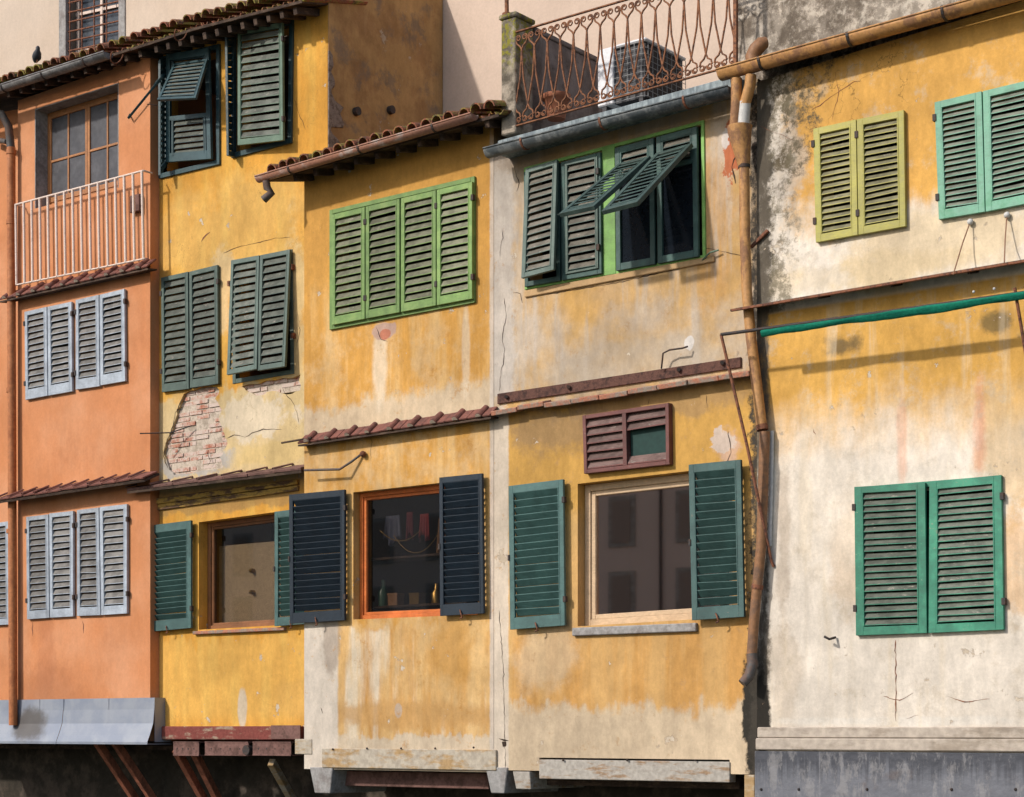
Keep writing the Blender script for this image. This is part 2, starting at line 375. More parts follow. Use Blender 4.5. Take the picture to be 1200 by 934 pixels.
# ------------------------------------------------------------------ quads: joinery is laid out on the quad the photo shows
class Quad:
    "TL, TR, BR, BL in 3D; pt(a, b, d) = a metres from the left, b metres up, d metres out"
    def __init__(s, tl, tr, br, bl):
        s.c = (Vector(tl), Vector(tr), Vector(br), Vector(bl)); tl, tr, br, bl = s.c
        s.W = ((tr - tl).length + (br - bl).length) / 2; s.H = ((tl - bl).length + (tr - br).length) / 2
        n = (tr - bl).cross(tl - br)
        s.n = n.normalized()
        if s.n.y > 0: s.n = -s.n
    def pt(s, a, b, d=0.0):
        tl, tr, br, bl = s.c; u = a / s.W; v = b / s.H
        return (bl * (1 - u) + br * u) * (1 - v) + (tl * (1 - u) + tr * u) * v + s.n * d
    def box(s, mb, a0, a1, b0, b1, d0, d1, mi=0):
        mb.box8([s.pt(a0, b0, d0), s.pt(a1, b0, d0), s.pt(a1, b0, d1), s.pt(a0, b0, d1), s.pt(a0, b1, d0), s.pt(a1, b1, d0), s.pt(a1, b1, d1), s.pt(a0, b1, d1)], mi)
def Q(w, tl, tr, br, bl):
    g = lambda p: P(p[0], p[1], p[2] if len(p) > 2 else w)
    return Quad(g(tl), g(tr), g(br), g(bl))
def ring(mb, q, t, d0, d1, mi=0, bot=None):
    b = t if bot is None else bot
    q.box(mb, 0, t, 0, q.H, d0, d1, mi); q.box(mb, q.W - t, q.W, 0, q.H, d0, d1, mi)
    q.box(mb, t, q.W - t, q.H - t, q.H, d0, d1, mi); q.box(mb, t, q.W - t, 0, b, d0, d1, mi)
def hole(q, t):
    return [(p.x, p.z) for p in (q.pt(t, t), q.pt(q.W - t, t), q.pt(q.W - t, q.H - t), q.pt(t, q.H - t))]

def leaf_mesh(q, n, stile=.05, rail=.055, bot=.085, tilt=1, th=.034, mid=None, depth=.042, slatth=.009, missing=(), missrange=None, mouldw=.012, gap=0.0):
    mb = MB()
    q.box(mb, 0, stile, 0, q.H, 0, th); q.box(mb, q.W - stile, q.W, 0, q.H, 0, th)
    q.box(mb, stile, q.W - stile, q.H - rail, q.H, 0, th); q.box(mb, stile, q.W - stile, 0, bot, 0, th)
    # raised bead round the louvre field
    ins = .004
    q.box(mb, stile, stile + mouldw, bot, q.H - rail, .006, th + ins); q.box(mb, q.W - stile - mouldw, q.W - stile, bot, q.H - rail, .006, th + ins)
    if mid: q.box(mb, stile, q.W - stile, mid - .03, mid + .03, 0, th)
    b0, b1 = bot + .004, q.H - rail - .004; p = (b1 - b0) / n; a0, a1 = stile + mouldw, q.W - stile - mouldw
    for i in range(n):
        if i in missing: continue
        bb = b0 + i * p + p * .12 + random.uniform(-.002, .002)
        if mid and abs(bb + p * .4 - mid) < .045: continue
        rise = p * (.74 if tilt > 0 else .88); j = random.uniform(-.0025, .0025); jl = random.uniform(-.0025, .0025)
        if random.random() < .12: jl += random.choice((-1, 1)) * random.uniform(.005, .014)
        d_f, d_b = th * .92, th * .92 - depth * (.72 if tilt > 0 else 1.15)
        if tilt > 0: lo = (bb, d_f); hi = (bb + rise, d_b)
        else: lo = (bb, d_b + .006); hi = (bb + rise, d_f)
        t = slatth
        sec = [(lo[0], lo[1]), (hi[0], hi[1]), (hi[0] + (0 if tilt > 0 else 0), hi[1])]
        # section quad: lower edge / upper edge, with thickness measured up the leaf
        A0 = [q.pt(a0, lo[0] + j, lo[1]), q.pt(a1, lo[0] + j + jl, lo[1]), q.pt(a1, hi[0] + j + jl, hi[1]), q.pt(a0, hi[0] + j, hi[1])]
        A1 = [q.pt(a0, lo[0] + j + t, lo[1]), q.pt(a1, lo[0] + j + jl + t, lo[1]), q.pt(a1, hi[0] + j + jl + t, hi[1]), q.pt(a0, hi[0] + j + t, hi[1])]
        mb.box8(A0 + A1, 0, mis=(1 if tilt < 0 else 0, 1, 0, 0, 0, 0))
    return mb
def shutter(parent, w, tl, tr, br, bl, n, paintm, slatm, label=None, hinge=None, name='shutter', **kw):
    q = Q(w, tl, tr, br, bl)
    mb = leaf_mesh(q, n, **kw)
    o = mb.build(name, [paintm, slatm], parent, bevel=.0022, label=label)
    if hinge:
        for side in hinge:
            a = -.02 if side == 'L' else q.W - .012
            for f in (.84, .16):
                hb = MB(); q.box(hb, a, a + .032, q.H * f, q.H * f + .06, .004, .044); hb.build('hinge', 'iron', parent)
    if kw.get('tilt', 1) < 0:
        hb = MB(); m_ = q.W * .5; pts = [q.pt(m_ - .02, .05, .036), q.pt(m_, .035, .055), q.pt(m_ + .015, .0, .06), q.pt(m_ + .02, -.03, .045), q.pt(m_ - .01, -.04, .05)]
        hb.tube(pts, .008, 6); hb.build('catch', 'rust', parent)
        hb = MB(); q.box(hb, -.012, .01, q.H * .5 - .03, q.H * .5 + .03, .0, .045); hb.build('latch', 'iron', parent)
    return q

# ------------------------------------------------------------------ houses
class House:
    def __init__(s, name, label, w, px0, px1, zbot_px, ztop_l, ztop_r, root_at=None):
        # outline of the facade in photo pixels: bottom level, top left, top right
        s.w = w; s.x0 = P(px0, 500, w).x; s.x1 = P(px1, 500, w).x
        s.zb = P((px0 + px1) / 2, zbot_px, w).z; s.zl = P(px0, ztop_l, w).z; s.zr = P(px1, ztop_r, w).z
        s.root = thing(name, label, 'house', ((s.x0 + s.x1) / 2, -w, s.zb)); s.holes = []
    def wall(s, mat, outline=None, th=.24, extra=()):
        out = outline or [(s.x0, s.zb), (s.x1, s.zb), (s.x1, s.zr), (s.x0, s.zl)]
        loops = [out] + s.holes + list(extra)
        tri = tessellate_polygon([[Vector((x, z, 0)) for x, z in l] for l in loops])
        flat = [p for l in loops for p in l]; N = len(flat); mb = MB()
        y0 = -s.w; y1 = -s.w + th
        mb.v = [Vector((x, y0, z)) for x, z in flat] + [Vector((x, y1, z)) for x, z in flat]
        for t in tri:
            mb.f.append(list(t)); mb.f.append([i + N for i in reversed(t)]); mb.mi += [0, 0]; mb.sm += [False, False]
        o = 0
        for l in loops:
            k = len(l)
            for i in range(k):
                a, b = o + i, o + (i + 1) % k
                mb.f.append([a, b, b + N, a + N]); mb.mi.append(0); mb.sm.append(False)
            o += k
        s.wallobj = mb.build('wall', mat, s.root)
        return s.wallobj
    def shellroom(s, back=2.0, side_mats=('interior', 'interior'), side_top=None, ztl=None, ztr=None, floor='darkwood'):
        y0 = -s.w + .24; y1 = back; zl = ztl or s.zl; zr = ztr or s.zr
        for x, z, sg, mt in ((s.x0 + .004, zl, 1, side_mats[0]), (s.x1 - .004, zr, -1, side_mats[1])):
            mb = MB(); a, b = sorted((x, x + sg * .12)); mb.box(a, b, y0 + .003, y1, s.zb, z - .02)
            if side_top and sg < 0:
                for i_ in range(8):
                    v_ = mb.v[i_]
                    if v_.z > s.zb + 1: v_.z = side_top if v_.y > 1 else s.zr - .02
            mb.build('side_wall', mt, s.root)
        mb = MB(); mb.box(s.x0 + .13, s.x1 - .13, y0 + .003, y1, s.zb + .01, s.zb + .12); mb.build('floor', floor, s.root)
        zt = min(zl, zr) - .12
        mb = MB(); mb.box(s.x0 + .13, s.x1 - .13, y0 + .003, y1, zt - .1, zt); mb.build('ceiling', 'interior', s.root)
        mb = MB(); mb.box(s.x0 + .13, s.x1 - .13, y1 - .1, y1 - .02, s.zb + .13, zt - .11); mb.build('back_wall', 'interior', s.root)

def window(h, frame, t=.045, mat='tealpaint', holein=.05, d0=-.06, d1=.012, cut=True, label=None, w=None, bot=None):
    q = Q(h.w if w is None else w, *frame)
    if cut: h.holes.append(hole(q, holein))
    mb = MB(); ring(mb, q, t, d0, d1, bot=bot)
    o = mb.build('window', mat, h.root, bevel=.003, label=label); return o, q
def pane(parent, q, t, d, mat='glass'):
    mb = MB(); q.box(mb, t, q.W - t, t, q.H - t, d - .004, d); return mb.build('pane', mat, parent)

# tiles along an eave
def eave(h, A, B, wout, pitch=.17, r=.075, depth=.5, slope=14, rows=1, mat='terracotta', mort=False, board='darkwood', boardth=.03, jit=.012, name='roof_tiles', run=None):
    A = Vector(A); B = Vector(B); L = (B - A).length; d = (B - A).normalized()
    inn = Vector((0, math.cos(R(slope)), math.sin(R(slope)))); up = Vector((0, -math.sin(R(slope)), math.cos(R(slope))))
    n = max(1, int(L / pitch)); mb = MB(); mo = MB(); nrow = int(math.ceil(depth / .38))
    for row in range(nrow):
        for i in range(n):
            c = A + d * ((i + .5) * L / n + random.uniform(-jit, jit)) + inn * (row * .36 - .02 + random.uniform(-jit, jit)) + up * (.018 * row * 0 + random.uniform(0, jit))
            tw = Vector((random.uniform(-.012, .012), 0, 0))
            ln = min(.42, depth - row * .36 + .05)
            mb.shell(c, c + (inn + tw) * ln + up * .012, r, r * .86, up, th=.014)
            if row == 0 and mort:
                # mortar plug behind the tile mouth
                m = 8; vs = [c + inn * .025 + up * .0] + [c + inn * .012 + (d * math.cos(math.pi * k / m) + up * math.sin(math.pi * k / m)) * (r - .016) for k in range(m + 1)]
                mo.add(vs, [(0, k + 1, k + 2) for k in range(m)])
    # flat under-tiles
    for i in range(n + 1):
        c = A + d * (i * L / n) - up * .02
        mb.shell(c + inn * .01, c + inn * depth, r * .95, r * .8, -up, th=.012, t0=.5, t1=math.pi - .5, n=4)
    t = mb.build(name, mat, h.root)
    if mort: mo.build('mortar', 'mortar', t)
    b = MB(); off = up * (-.075)
    p = [A + off, B + off, B + off + inn * (depth + .1), A + off + inn * (depth + .1)]
    b.box8([v - up * boardth for v in p] + p); b.build('eave_board', board, t)
    return t
def rafters(h, A, B, depth, n, sec=(.06, .08), drop=.15, mat='darkwood', slope=14, start=.06):
    A = Vector(A); B = Vector(B); inn = Vector((0, math.cos(R(slope)), math.sin(R(slope))))
    for i in range(n):
        c = A + (B - A) * ((i + .5) / n) - Vector((0, 0, drop)); mb = MB()
        mb.beam(c + inn * start, c + inn * depth, sec[0], sec[1]); mb.build('rafter', mat, h.root, bevel=.004)
def gutter(h, A, B, r, mat, strap='iron', ns=3, n=9, name='gutter'):
    mb = MB(); mb.shell(A, B, r, r, Vector((0, 0, 1)), th=.008, t0=math.pi, t1=2 * math.pi, n=n)
    A = Vector(A); B = Vector(B); d = (B - A).normalized()
    for e in (A, B):  # stop ends
        vs = [e] + [e + (d.cross(Vector((0, 0, 1))).normalized() * math.cos(t) + Vector((0, 0, 1)) * math.sin(t)) * r for t in [math.pi + math.pi * k / n for k in range(n + 1)]]
        mb.add(vs, [(0, k + 1, k + 2) for k in range(n)])
    for sgn in (1, -1):  # rolled bead
        s_ = d.cross(Vector((0, 0, 1))).normalized() * r * sgn
        mb.tube([A + s_, B + s_], .009, 6)
    g = mb.build(name, mat, h.root)
    for p in g.data.polygons: p.use_smooth = len(p.vertices) == 4
    for i in range(ns):
        c = A + (B - A) * ((i + .5) / ns); sb = MB()
        sb.shell(c - d * .012, c + d * .012, r + .009, r + .009, Vector((0, 0, 1)), th=.007, t0=math.pi * .97, t1=2.03 * math.pi, n=n)
        sb.beam(c + Vector((0, r + .004, 0)), c + Vector((0, r + .12, .05)), .02, .006)
        sb.build('gutter_strap', strap, g)
    return g
def cracks(h, w, lines, width=.008, mat='crack'):
    for ln in lines:
        wd = width
        if isinstance(ln[0], (int, float)): wd = ln[0]; ln = ln[1:]
        pts = []
        for (a, b) in zip(ln[:-1], ln[1:]):
            k = max(2, int(math.hypot(b[0] - a[0], b[1] - a[1]) / 4))
            for i in range(k):
                t = i / k; pts.append(P(a[0] + (b[0] - a[0]) * t + random.uniform(-.9, .9), a[1] + (b[1] - a[1]) * t + random.uniform(-.6, .6), w + .0025))
        pts.append(P(*ln[-1], w + .0025)); mb = MB(); vs = []
        for i, p in enumerate(pts):
            d = (pts[min(i + 1, len(pts) - 1)] - pts[max(0, i - 1)]).normalized(); s_ = Vector((-d.z, 0, d.x)); e = wd / 2 * (.25 + 1.1 * abs(math.sin(i * .37 + pts[0].x * 9)) * random.uniform(.4, 1.2)) * (0.25 if i in (0, len(pts) - 1) else 1)
            vs += [p + s_ * e, p - s_ * e]
        mb.add(vs, [(2 * i, 2 * i + 1, 2 * i + 3, 2 * i + 2) for i in range(len(pts) - 1)])
        mb.build('crack', mat, h.wallobj)
def rod(h, pts, r, mat='iron', name='iron_rod', n=7):
    mb = MB(); mb.tube([P(*p) for p in pts], r, n); return mb.build(name, mat, h.root)
def jag(px, k=3, amp=1.3, seed=1):
    r_ = random.Random(seed); o_ = []
    for a_, b_ in zip(px, px[1:] + px[:1]):
        for i_ in range(k):
            t_ = i_ / k; o_.append((a_[0] + (b_[0] - a_[0]) * t_ + r_.uniform(-amp, amp), a_[1] + (b_[1] - a_[1]) * t_ + r_.uniform(-amp, amp)))
    return o_
def poly(px, w): return [(P(a, b, w).x, P(a, b, w).z) for a, b in px]

W0, W1, W2, W3, W4, W5 = 0.0, .15, 0.0, .35, .35, .45
BACK = 2.05
# =============================================================== far left orange house
H0 = House('house', 'orange house cut by the left edge, behind the orange downpipe', W0, -140, 22, 868, 155, 128)
fr, q = window(H0, [(-26, 617), (12, 611), (13, 732), (-25, 734)], mat='palepaint')
shutter(fr, W0 + .015, (-26, 617), (-8, 614), (-7, 733), (-25, 734), 15, 'palepaint', 's_white')
shutter(fr, W0 + .015, (-7, 614), (12, 611), (13, 732), (-6, 733), 15, 'palepaint', 's_white')
orange = lambda nm, w, ls=(): plaster(nm, w, (.54, .225, .10), [
    lambda c: (smooth(c.streak(5, .5, 2), .5, .75, 0, .35), (.52, .19, .07)),
    lambda c: (smooth(c.noise(1.1, det=5, off=8), .42, .7, 0, .8), (.60, .29, .155)),
    lambda c: (smooth(c.noise(1.6, det=6, rough=.65, off=28), .52, .75, 0, .5), (.42, .16, .07))] + list(ls), var=.09, bumpk=.25, flake=0.0)
H0.wall(orange('orange_limewash_left', W0)); H0.shellroom(BACK)  # same orange limewash colours as the house to its right
# =============================================================== orange house
H1 = House('house', 'orange house with slatted white balcony rail and pale grey shutters', W1, 21, 176, 868, 118, 64)
# french window with deep grey reveal
qo = Q(W1, (41, 128), (139, 97), (139, 215), (41, 240))
H1.holes.append([(p.x, p.z) for p in (qo.pt(0, -.05), qo.pt(qo.W, -.05), qo.pt(qo.W, qo.H), qo.pt(0, qo.H))])
rv = .235
def shiftq(q, dy, grow=0.0):
    v = Vector((0, dy, 0)); g = [Vector(c) + v for c in q.c]
    g[0].x -= grow; g[3].x -= grow; g[1].x += grow; g[2].x += grow; g[0].z += grow; g[1].z += grow; return Quad(*g)
mb = MB()   # grey painted lining of the reveal
q = qo
q.box(mb, .0, .012, -.05, q.H - .012, -.232, .002); q.box(mb, .0, q.W, q.H - .012, q.H, -.232, .002); q.box(mb, q.W - .012, q.W, -.05, q.H - .012, -.232, .002)
wd = mb.build('window', 'stonegrey', H1.root)
qf = shiftq(qo, rv - .04)
fb = MB(); ring(fb, qf, .055, -.05, .0); fb.build('frame', 'doorwood', wd, bevel=.004)
half = qf.W / 2
for a0, a1 in ((.055, half), (half + .004, qf.W - .055)):
    sb = MB(); s_ = .045
    for lo, hi in ((a0, a0 + s_), (a1 - s_, a1)): qf.box(sb, lo, hi, .055, qf.H - .055, -.03, .012)
    m_ = (a0 + a1) / 2; qf.box(sb, m_ - .014, m_ + .014, .055, qf.H - .055, -.028, .008)
    qf.box(sb, a0 + s_, a1 - s_, qf.H * .46, qf.H * .46 + .03, -.028, .009)
    qf.box(sb, a0 + s_, a1 - s_, qf.H - .1, qf.H - .055, -.03, .012); qf.box(sb, a0 + s_, a1 - s_, .055, .12, -.03, .012)
    sb.build('sash', 'doorwood', wd, bevel=.003)
    pb = MB(); qf.box(pb, a0 + .01, a1 - .01, .06, qf.H - .06, -.012, -.006); pb.build('pane', 'frost', wd)
# shutters on two floors
for L in ([((31, 366), (57, 360), (58, 464), (32, 469)), ((58, 360), (86, 354), (87, 459), (59, 464))],
          [((91, 352), (118, 346), (119, 453), (91, 457)), ((119, 346), (148, 339), (149, 447), (120, 452))]):
    fr, q = window(H1, [L[0][0], L[1][1], L[1][2], L[0][3]], mat='palepaint', d1=.008)
    for i, l in enumerate(L): shutter(fr, W1 + .012, *l, 12, 'palepaint', 's_white', hinge='LR'[i], bot=.13)
for L in ([((33, 606), (59, 603), (60, 724), (34, 726)), ((60, 602), (88, 599), (88, 722.5), (61, 724))],
          [((92.5, 598), (118, 595), (120, 721), (92.5, 722)), ((119, 594.5), (151, 591), (151, 719), (121, 721))]):
    fr, q = window(H1, [L[0][0], L[1][1], L[1][2], L[0][3]], mat='palepaint', d1=.008)
    for i, l in enumerate(L): shutter(fr, W1 + .012, *l, 14, 'palepaint', 's_white', hinge='LR'[i], bot=.11)
H1.wall(orange('orange_limewash', W1, [lambda c: (c.blob(60, 820, 40, 45, 1, .7) * .35, (.30, .11, .05)), lambda c: (c.blob(55, 770, 10, 50, .8, .8) * .35, (.36, .14, .07)),
      lambda c: (smooth(c.noise(9, st=(1, 1, .5), det=5, rough=.75, off=31), .68, .74, 0, .6), (.62, .46, .36))]))
H1.shellroom(BACK, ('interior', orange('orange_side_limewash', W1)))
# railing
RW = W1 + .16
A, B, Cc, D = P(18, 240, RW), P(168, 200, RW), P(170, 303, RW), P(19, 334, RW)
rb = MB(); rb.tube([A, B], .014, 8); rb.tube([D, Cc], .012, 8)
rb.tube([A, A + Vector((0, .14, 0))], .012, 6); rb.tube([B, B + Vector((0, .14, 0))], .012, 6)
rl = rb.build('railing', 'whiteiron', H1.root)
n = 16
for i in range(n):
    t = i / (n - 1) * .985 + .004; b = MB(); b.tube([A.lerp(B, t), D.lerp(Cc, t)], .018, 8); b.build('baluster', 'whiteiron', rl)
# small rusty box on the end of the rail
mb = MB(); p = P(157, 231, W1); p2 = P(168, 248, W1); mb.box(p.x, p2.x, -W1 - .07, -W1 - .002, p2.z, p.z); mb.build('junction_box', 'rustbeam', H1.root, bevel=.006)
# balcony tile ledge + thin tile ledge
EW = W1 + .26
def flatledge(h, A, B, wout, depth, n, mat='cleantile', slope=24, th=.022, name='tile_ledge', under='darkwood'):
    A = Vector(A); B = Vector(B); d = (B - A).normalized(); L = (B - A).length; inn = Vector((0, math.cos(R(slope)), math.sin(R(slope)))); up = Vector((0, -math.sin(R(slope)), math.cos(R(slope))))
    mb = MB()
    for i in range(n):
        a = A + d * (L * i / n + .003) + up * random.uniform(0, .008) + inn * random.uniform(-.012, .012); b = A + d * (L * (i + 1) / n - .003) + up * random.uniform(0, .008)+ inn * random.uniform(-.012, .012)
        p = [a, b, b + inn * depth, a + inn * depth]; mb.box8([v - up * th for v in p] + p)
        r0 = a + d * .01 + up * .012; mb.shell(r0 - inn * .01, r0 + inn * depth, .024, .02, up, th=.01, n=5)
    t = mb.build(name, mat, h.root, bevel=.003)
    b = MB(); p = [A - up * .03, B - up * .03, B - up * .03 + inn * depth, A - up * .03 + inn * depth]
    b.box8([v - up * .03 for v in p] + p); b.build('ledge_board', under, t)
    return t
def tileledge(h, A, B, depth, pitch, slope=38, r=.042, mat='cleantile'):
    A = Vector(A); B = Vector(B); d = (B - A).normalized(); L = (B - A).length
    inn = Vector((0, math.cos(R(slope)), math.sin(R(slope)))); up = Vector((0, -math.sin(R(slope)), math.cos(R(slope)))); n = max(1, round(L / pitch)); mb = MB(); plugs = []
    for i in range(n):
        j = up * random.uniform(0, .006); a = A + d * (L * i / n + .003) + j; b = A + d * (L * (i + 1) / n - .003) + j
        p = [a, b, b + inn * depth, a + inn * depth]; mb.box8([v - up * .02 for v in p] + p)
        c = A + d * (L * (i + .5) / n + random.uniform(-.012, .012)) + up * .004; rr = r * random.uniform(.9, 1.1)
        mb.shell(c - inn * .012, c + inn * depth, rr, rr * .9, up, th=.012)
        m = 8; c = c - inn * .014; vs = [c] + [c + (d * math.cos(math.pi * k / m) + up * math.sin(math.pi * k / m)) * (rr - .004) for k in range(m + 1)]
        mo = MB(); mo.add(vs, [(0, k + 1, k + 2) for k in range(m)]); plugs.append(mo)
    t = mb.build('tile_ledge', mat, h.root, bevel=.003)
    for mo in plugs: mo.build('mortar_plug', 'mortar', t)
    inn2 = Vector((0, 1, .12)); b = MB(); p = [A - up * .024, B - up * .024, B - up * .024 + inn2 * depth * .75, A - up * .024 + inn2 * depth * .75]
    b.box8([v - UP * .02 for v in p] + p); b.build('ledge_board', 'darkwood', t)
tileledge(H1, P(-2, 351, W1 + .17), P(172, 312, W1 + .17), .2, .31)
flatledge(H1, P(-4, 585, EW), P(168, 559, EW), EW, .26, 11)
# zinc skirt
mb = MB(); prof = [(0, 819, W1 + .02), (.25, 832, W1 + .025), (.6, 848, W1 + .045), (.85, 861, W1 + .10), (1, 869, W1 + .14)]
rows = [[P(x, y + (819 - y) * 0 , w) for (_, y, w) in prof] for x in (14, 182)]
xs = [P(-60, 840, W1).x, P(48, 840, W1).x, P(76, 840, W1).x, P(129, 840, W1).x, P(183, 840, W1).x]
zs = [P(90, y, W1).z for (_, y, w) in prof]; ws = [w for (_, _, w) in prof]
for j in range(len(xs) - 1):
    x0, x1 = xs[j] + (.004 if j else 0), xs[j + 1]
    lift = .004 * (j % 2)
    for i in range(len(prof) - 1):
        p = [(x0, -ws[i] - lift, zs[i]), (x1, -ws[i] - lift, zs[i]), (x1, -ws[i + 1] - lift, zs[i + 1]), (x0, -ws[i + 1] - lift, zs[i + 1])]
        mb.add(p, [(0, 1, 2, 3)], 0)
    mb.box(x0, x1, -ws[-1] - lift, -ws[-1] - lift + .01, zs[-1] - .03, zs[-1])
mb.box(xs[-1] - .008, xs[-1] - .003, -W1 - .02, 0.1, zs[-1], zs[0])
mb.box(xs[0], xs[-1], -ws[-1] + .012, .1, zs[-1] - .03, zs[-1] - .02)
for j in range(1, len(xs) - 1): mb.box(xs[j] - .012, xs[j] + .012, -ws[0] - .012, -ws[0], zs[1], zs[0])
mb.build('zinc_skirt', 'skirt', H1.root)
# roof: eave from the photo, gutter on the left half
EV = W1 + .3
def roofline(h, pts, w, **k):
    for a, b in zip(pts[:-1], pts[1:]): eave(h, P(*a, w), P(*b, w), w, **k)
eave(H0, P(-120, 131, EV), P(-8, 99, EV), EV, depth=2.6, slope=14); 
roofline(H1, [(-7, 99), (70, 75), (150, 49)], EV, depth=2.6, slope=14, jit=.02)
rafters(H1, P(-5, 97, EV), P(165, 44, EV), 1.0, 11, drop=.17, start=.1)
gutter(H1, P(-60, 122, EV + .09), P(127, 62, EV + .09), .075, 'zinc', ns=4)
# downpipe at the left edge
rod(H1, [(-22, 128, .5), (2, 134, .35), (10, 148, .26), (13, 175, .24)], .055, 'castiron', 'pipe_elbow', 12)
rod(H1, [(-10, 163, .12), (8, 166, .24)], .035, 'castiron', 'pipe_branch', 12)
dp = rod(H1, [(13, 173, .24), (13.5, 400, .24), (15.5, 850, .24)], .058, 'orangepipe', 'downpipe', 14)
for y in (176, 258, 455, 620): 
    b = MB(); b.tube([P(13.2, y, .24), P(13.2, y + 5, .24)], .066, 14); b.build('pipe_collar', 'orangepipe', dp)
cracks(H1, W1, [(.012, (38, 729), (38, 745)), (.012, (97, 727), (98, 742)), (.01, (174, 365), (175, 366))], mat='rust')

# =============================================================== yellow house
H2 = House('house', 'narrow yellow house with patch of exposed brick and dark green shutters', W2, 177, 384, 852, 70, -6)
yb = (.58, .285, .05)
brick_poly = [(216, 461), (208, 481), (203, 500), (196, 517), (192, 531), (197, 548), (203, 556), (238, 552), (262, 548), (258, 536), (266, 520), (262, 505), (256, 493), (260, 480), (253, 468), (257, 455), (240, 453)]
brick2 = [(284, 452), (303, 449), (330, 444), (351, 440), (352, 458), (338, 463), (318, 458), (302, 464), (290, 459)]
# top left window: frame, small flap, side leaf
fr, q = window(H2, [(188, 68), (259, 52), (259, 193), (188, 210)], t=.06, mat='deeppaint', holein=.06, d1=.03)
q2 = Q(W2 + .06, (197, 64), (247, 57), (250, 187), (197, 191))
mb = MB(); q2.box(mb, 0, .07, 0, q2.H, 0, .04); q2.box(mb, q2.W - .07, q2.W, 0, q2.H, 0, .04); q2.box(mb, .07, q2.W - .07, q2.H - .09, q2.H, 0, .04); q2.box(mb, .07, q2.W - .07, 0, .11, 0, .04)
q2.box(mb, .07, q2.W - .07, q2.H * .38, q2.H * .42, 0, .04)
mb.build('casement', 'deeppaint', fr, bevel=.003)
shutter(fr, W2 + .065, (203, 141), (243, 136), (244, 183), (203, 187), 6, 'deeppaint', 's_sage', stile=.03, rail=.02, bot=.03)
shutter(fr, W2 + .065, (203, 72), (243, 67), (243, 76), (203, 80), 1, 'deeppaint', 's_sage', stile=.03, rail=.008, bot=.008)
shutter(fr, 0, (205, 77, .1), (245, 71, .1), (231, 117, .42), (186, 119, .42), 9, 'deeppaint', 's_sage', tilt=1, stile=.035, rail=.03, bot=.04, depth=.03, slatth=.02)
# leaf swung out at the left jamb, and its own flap propped out sideways
a = P(197, 66, .05)
def q3(p): return Quad(*[Vector(v) for v in p])
t1 = P(188, 70, .2); t2 = P(197, 66, .05); b2 = P(197, 192, .05); b1 = P(188, 205, .2)
qq = q3((t1, t2, b2, b1)); leaf_mesh(qq, 18, stile=.02, rail=.06, bot=.06, mouldw=.002).build('shutter', ['deeppaint', 's_sage'], fr, bevel=.002)
t1 = P(190, 90, .22); t2 = P(194, 84, .06); b2 = P(153, 133, .1); b1 = P(150, 139, .22)
qq = q3((b1, t1, t2, b2)); mb = MB(); ring(mb, qq, .02, -.015, .015)
mb.build('shutter', 'deeppaint', fr, bevel=.002)
rod(H2, [(172, 122, .2), (190, 124, .06)], .005, name='shutter_stay')
# top right window
fr, q = window(H2, [(273, 40), (345, 23), (343, 168), (273, 186)], t=.06, mat='deeppaint', holein=.06, d1=.03)
shutter(fr, W2 + .05, (281, 36, .06), (333, 27, .14), (334, 165, .14), (281, 171, .1), 14, 'mosspaint', 's_sage', stile=.045, rail=.06, bot=.07, hinge='R')
t1 = P(266, 40, .17); t2 = P(275, 40, .04); b2 = P(275, 184, .04); b1 = P(268, 182, .17)
leaf_mesh(q3((t1, t2, b2, b1)), 16, stile=.02, rail=.06, bot=.06, mouldw=.002).build('shutter', ['deeppaint', 's_sage'], fr, bevel=.002)
# middle pairs
fr, q = window(H2, [(191, 326), (257, 311), (258, 450), (192, 460)], mat='sagepaint', d1=.01)
shutter(fr, W2 + .014, (191, 326), (222.5, 319), (223.5, 456), (192, 460), 14, 'sagepaint', 's_sage', hinge='L', bot=.1, stile=.04)
shutter(fr, W2 + .014, (224, 319), (257, 311), (258, 450), (225, 455), 14, 'sagepaint', 's_sage', hinge='R', bot=.1, stile=.04)
fr, q = window(H2, [(272, 307), (343, 292), (345, 438), (273, 450)], mat='sagepaint', d1=.01, t=.055)
shutter(fr, 0, (273, 306, .03), (306, 300, .03), (303, 433, .16), (268, 440, .16), 14, 'sagepaint', 's_sage', bot=.06, stile=.038)
shutter(fr, 0, (307, 300, .03), (342, 293, .03), (336, 430, .14), (304, 435, .14), 14, 'sagepaint', 's_sage', bot=.06, stile=.038)
mb = MB(); qh = Q(0, (272, 307), (343, 292), (345, 438), (273, 450))
for a_, b_ in ((qh.W, .83), (qh.W, .28), (-.035, .8)):
    mb = MB(); qh.box(mb, a_, a_ + .035, qh.H * b_, qh.H * b_ + .06, 0, .05); mb.build('hinge', 'rust', fr)
# lower window
LQ = [(233, 612), (338, 598), (338, 732), (233, 738)]
q = Q(W2, *LQ); H2.holes.append(hole(q, 0.0))
qf = shiftq(q, .16)
mb = MB(); ring(mb, qf, .055, -.05, .02); ring_in = Quad(qf.pt(.055, qf.H - .055), qf.pt(qf.W - .055, qf.H - .055), qf.pt(qf.W - .055, .055), qf.pt(.055, .055)); ring(mb, ring_in, .03, -.04, .0)
fr = mb.build('window', 'brownwood', H2.root, bevel=.004)
pane(fr, ring_in, .03, -.03, 'shopglass')
shutter(fr, W2 + .05, (171, 617), (226, 610), (226, 736), (172, 741), 16, 'tealpaint', 'tealshade', tilt=-1, stile=.07, rail=.1, bot=.13, hinge='R')
shutter(fr, W2 + .05, (324, 600), (364, 595), (364, 731), (324, 734), 16, 'tealpaint', 'tealshade', tilt=-1, stile=.05, rail=.07, bot=.1)
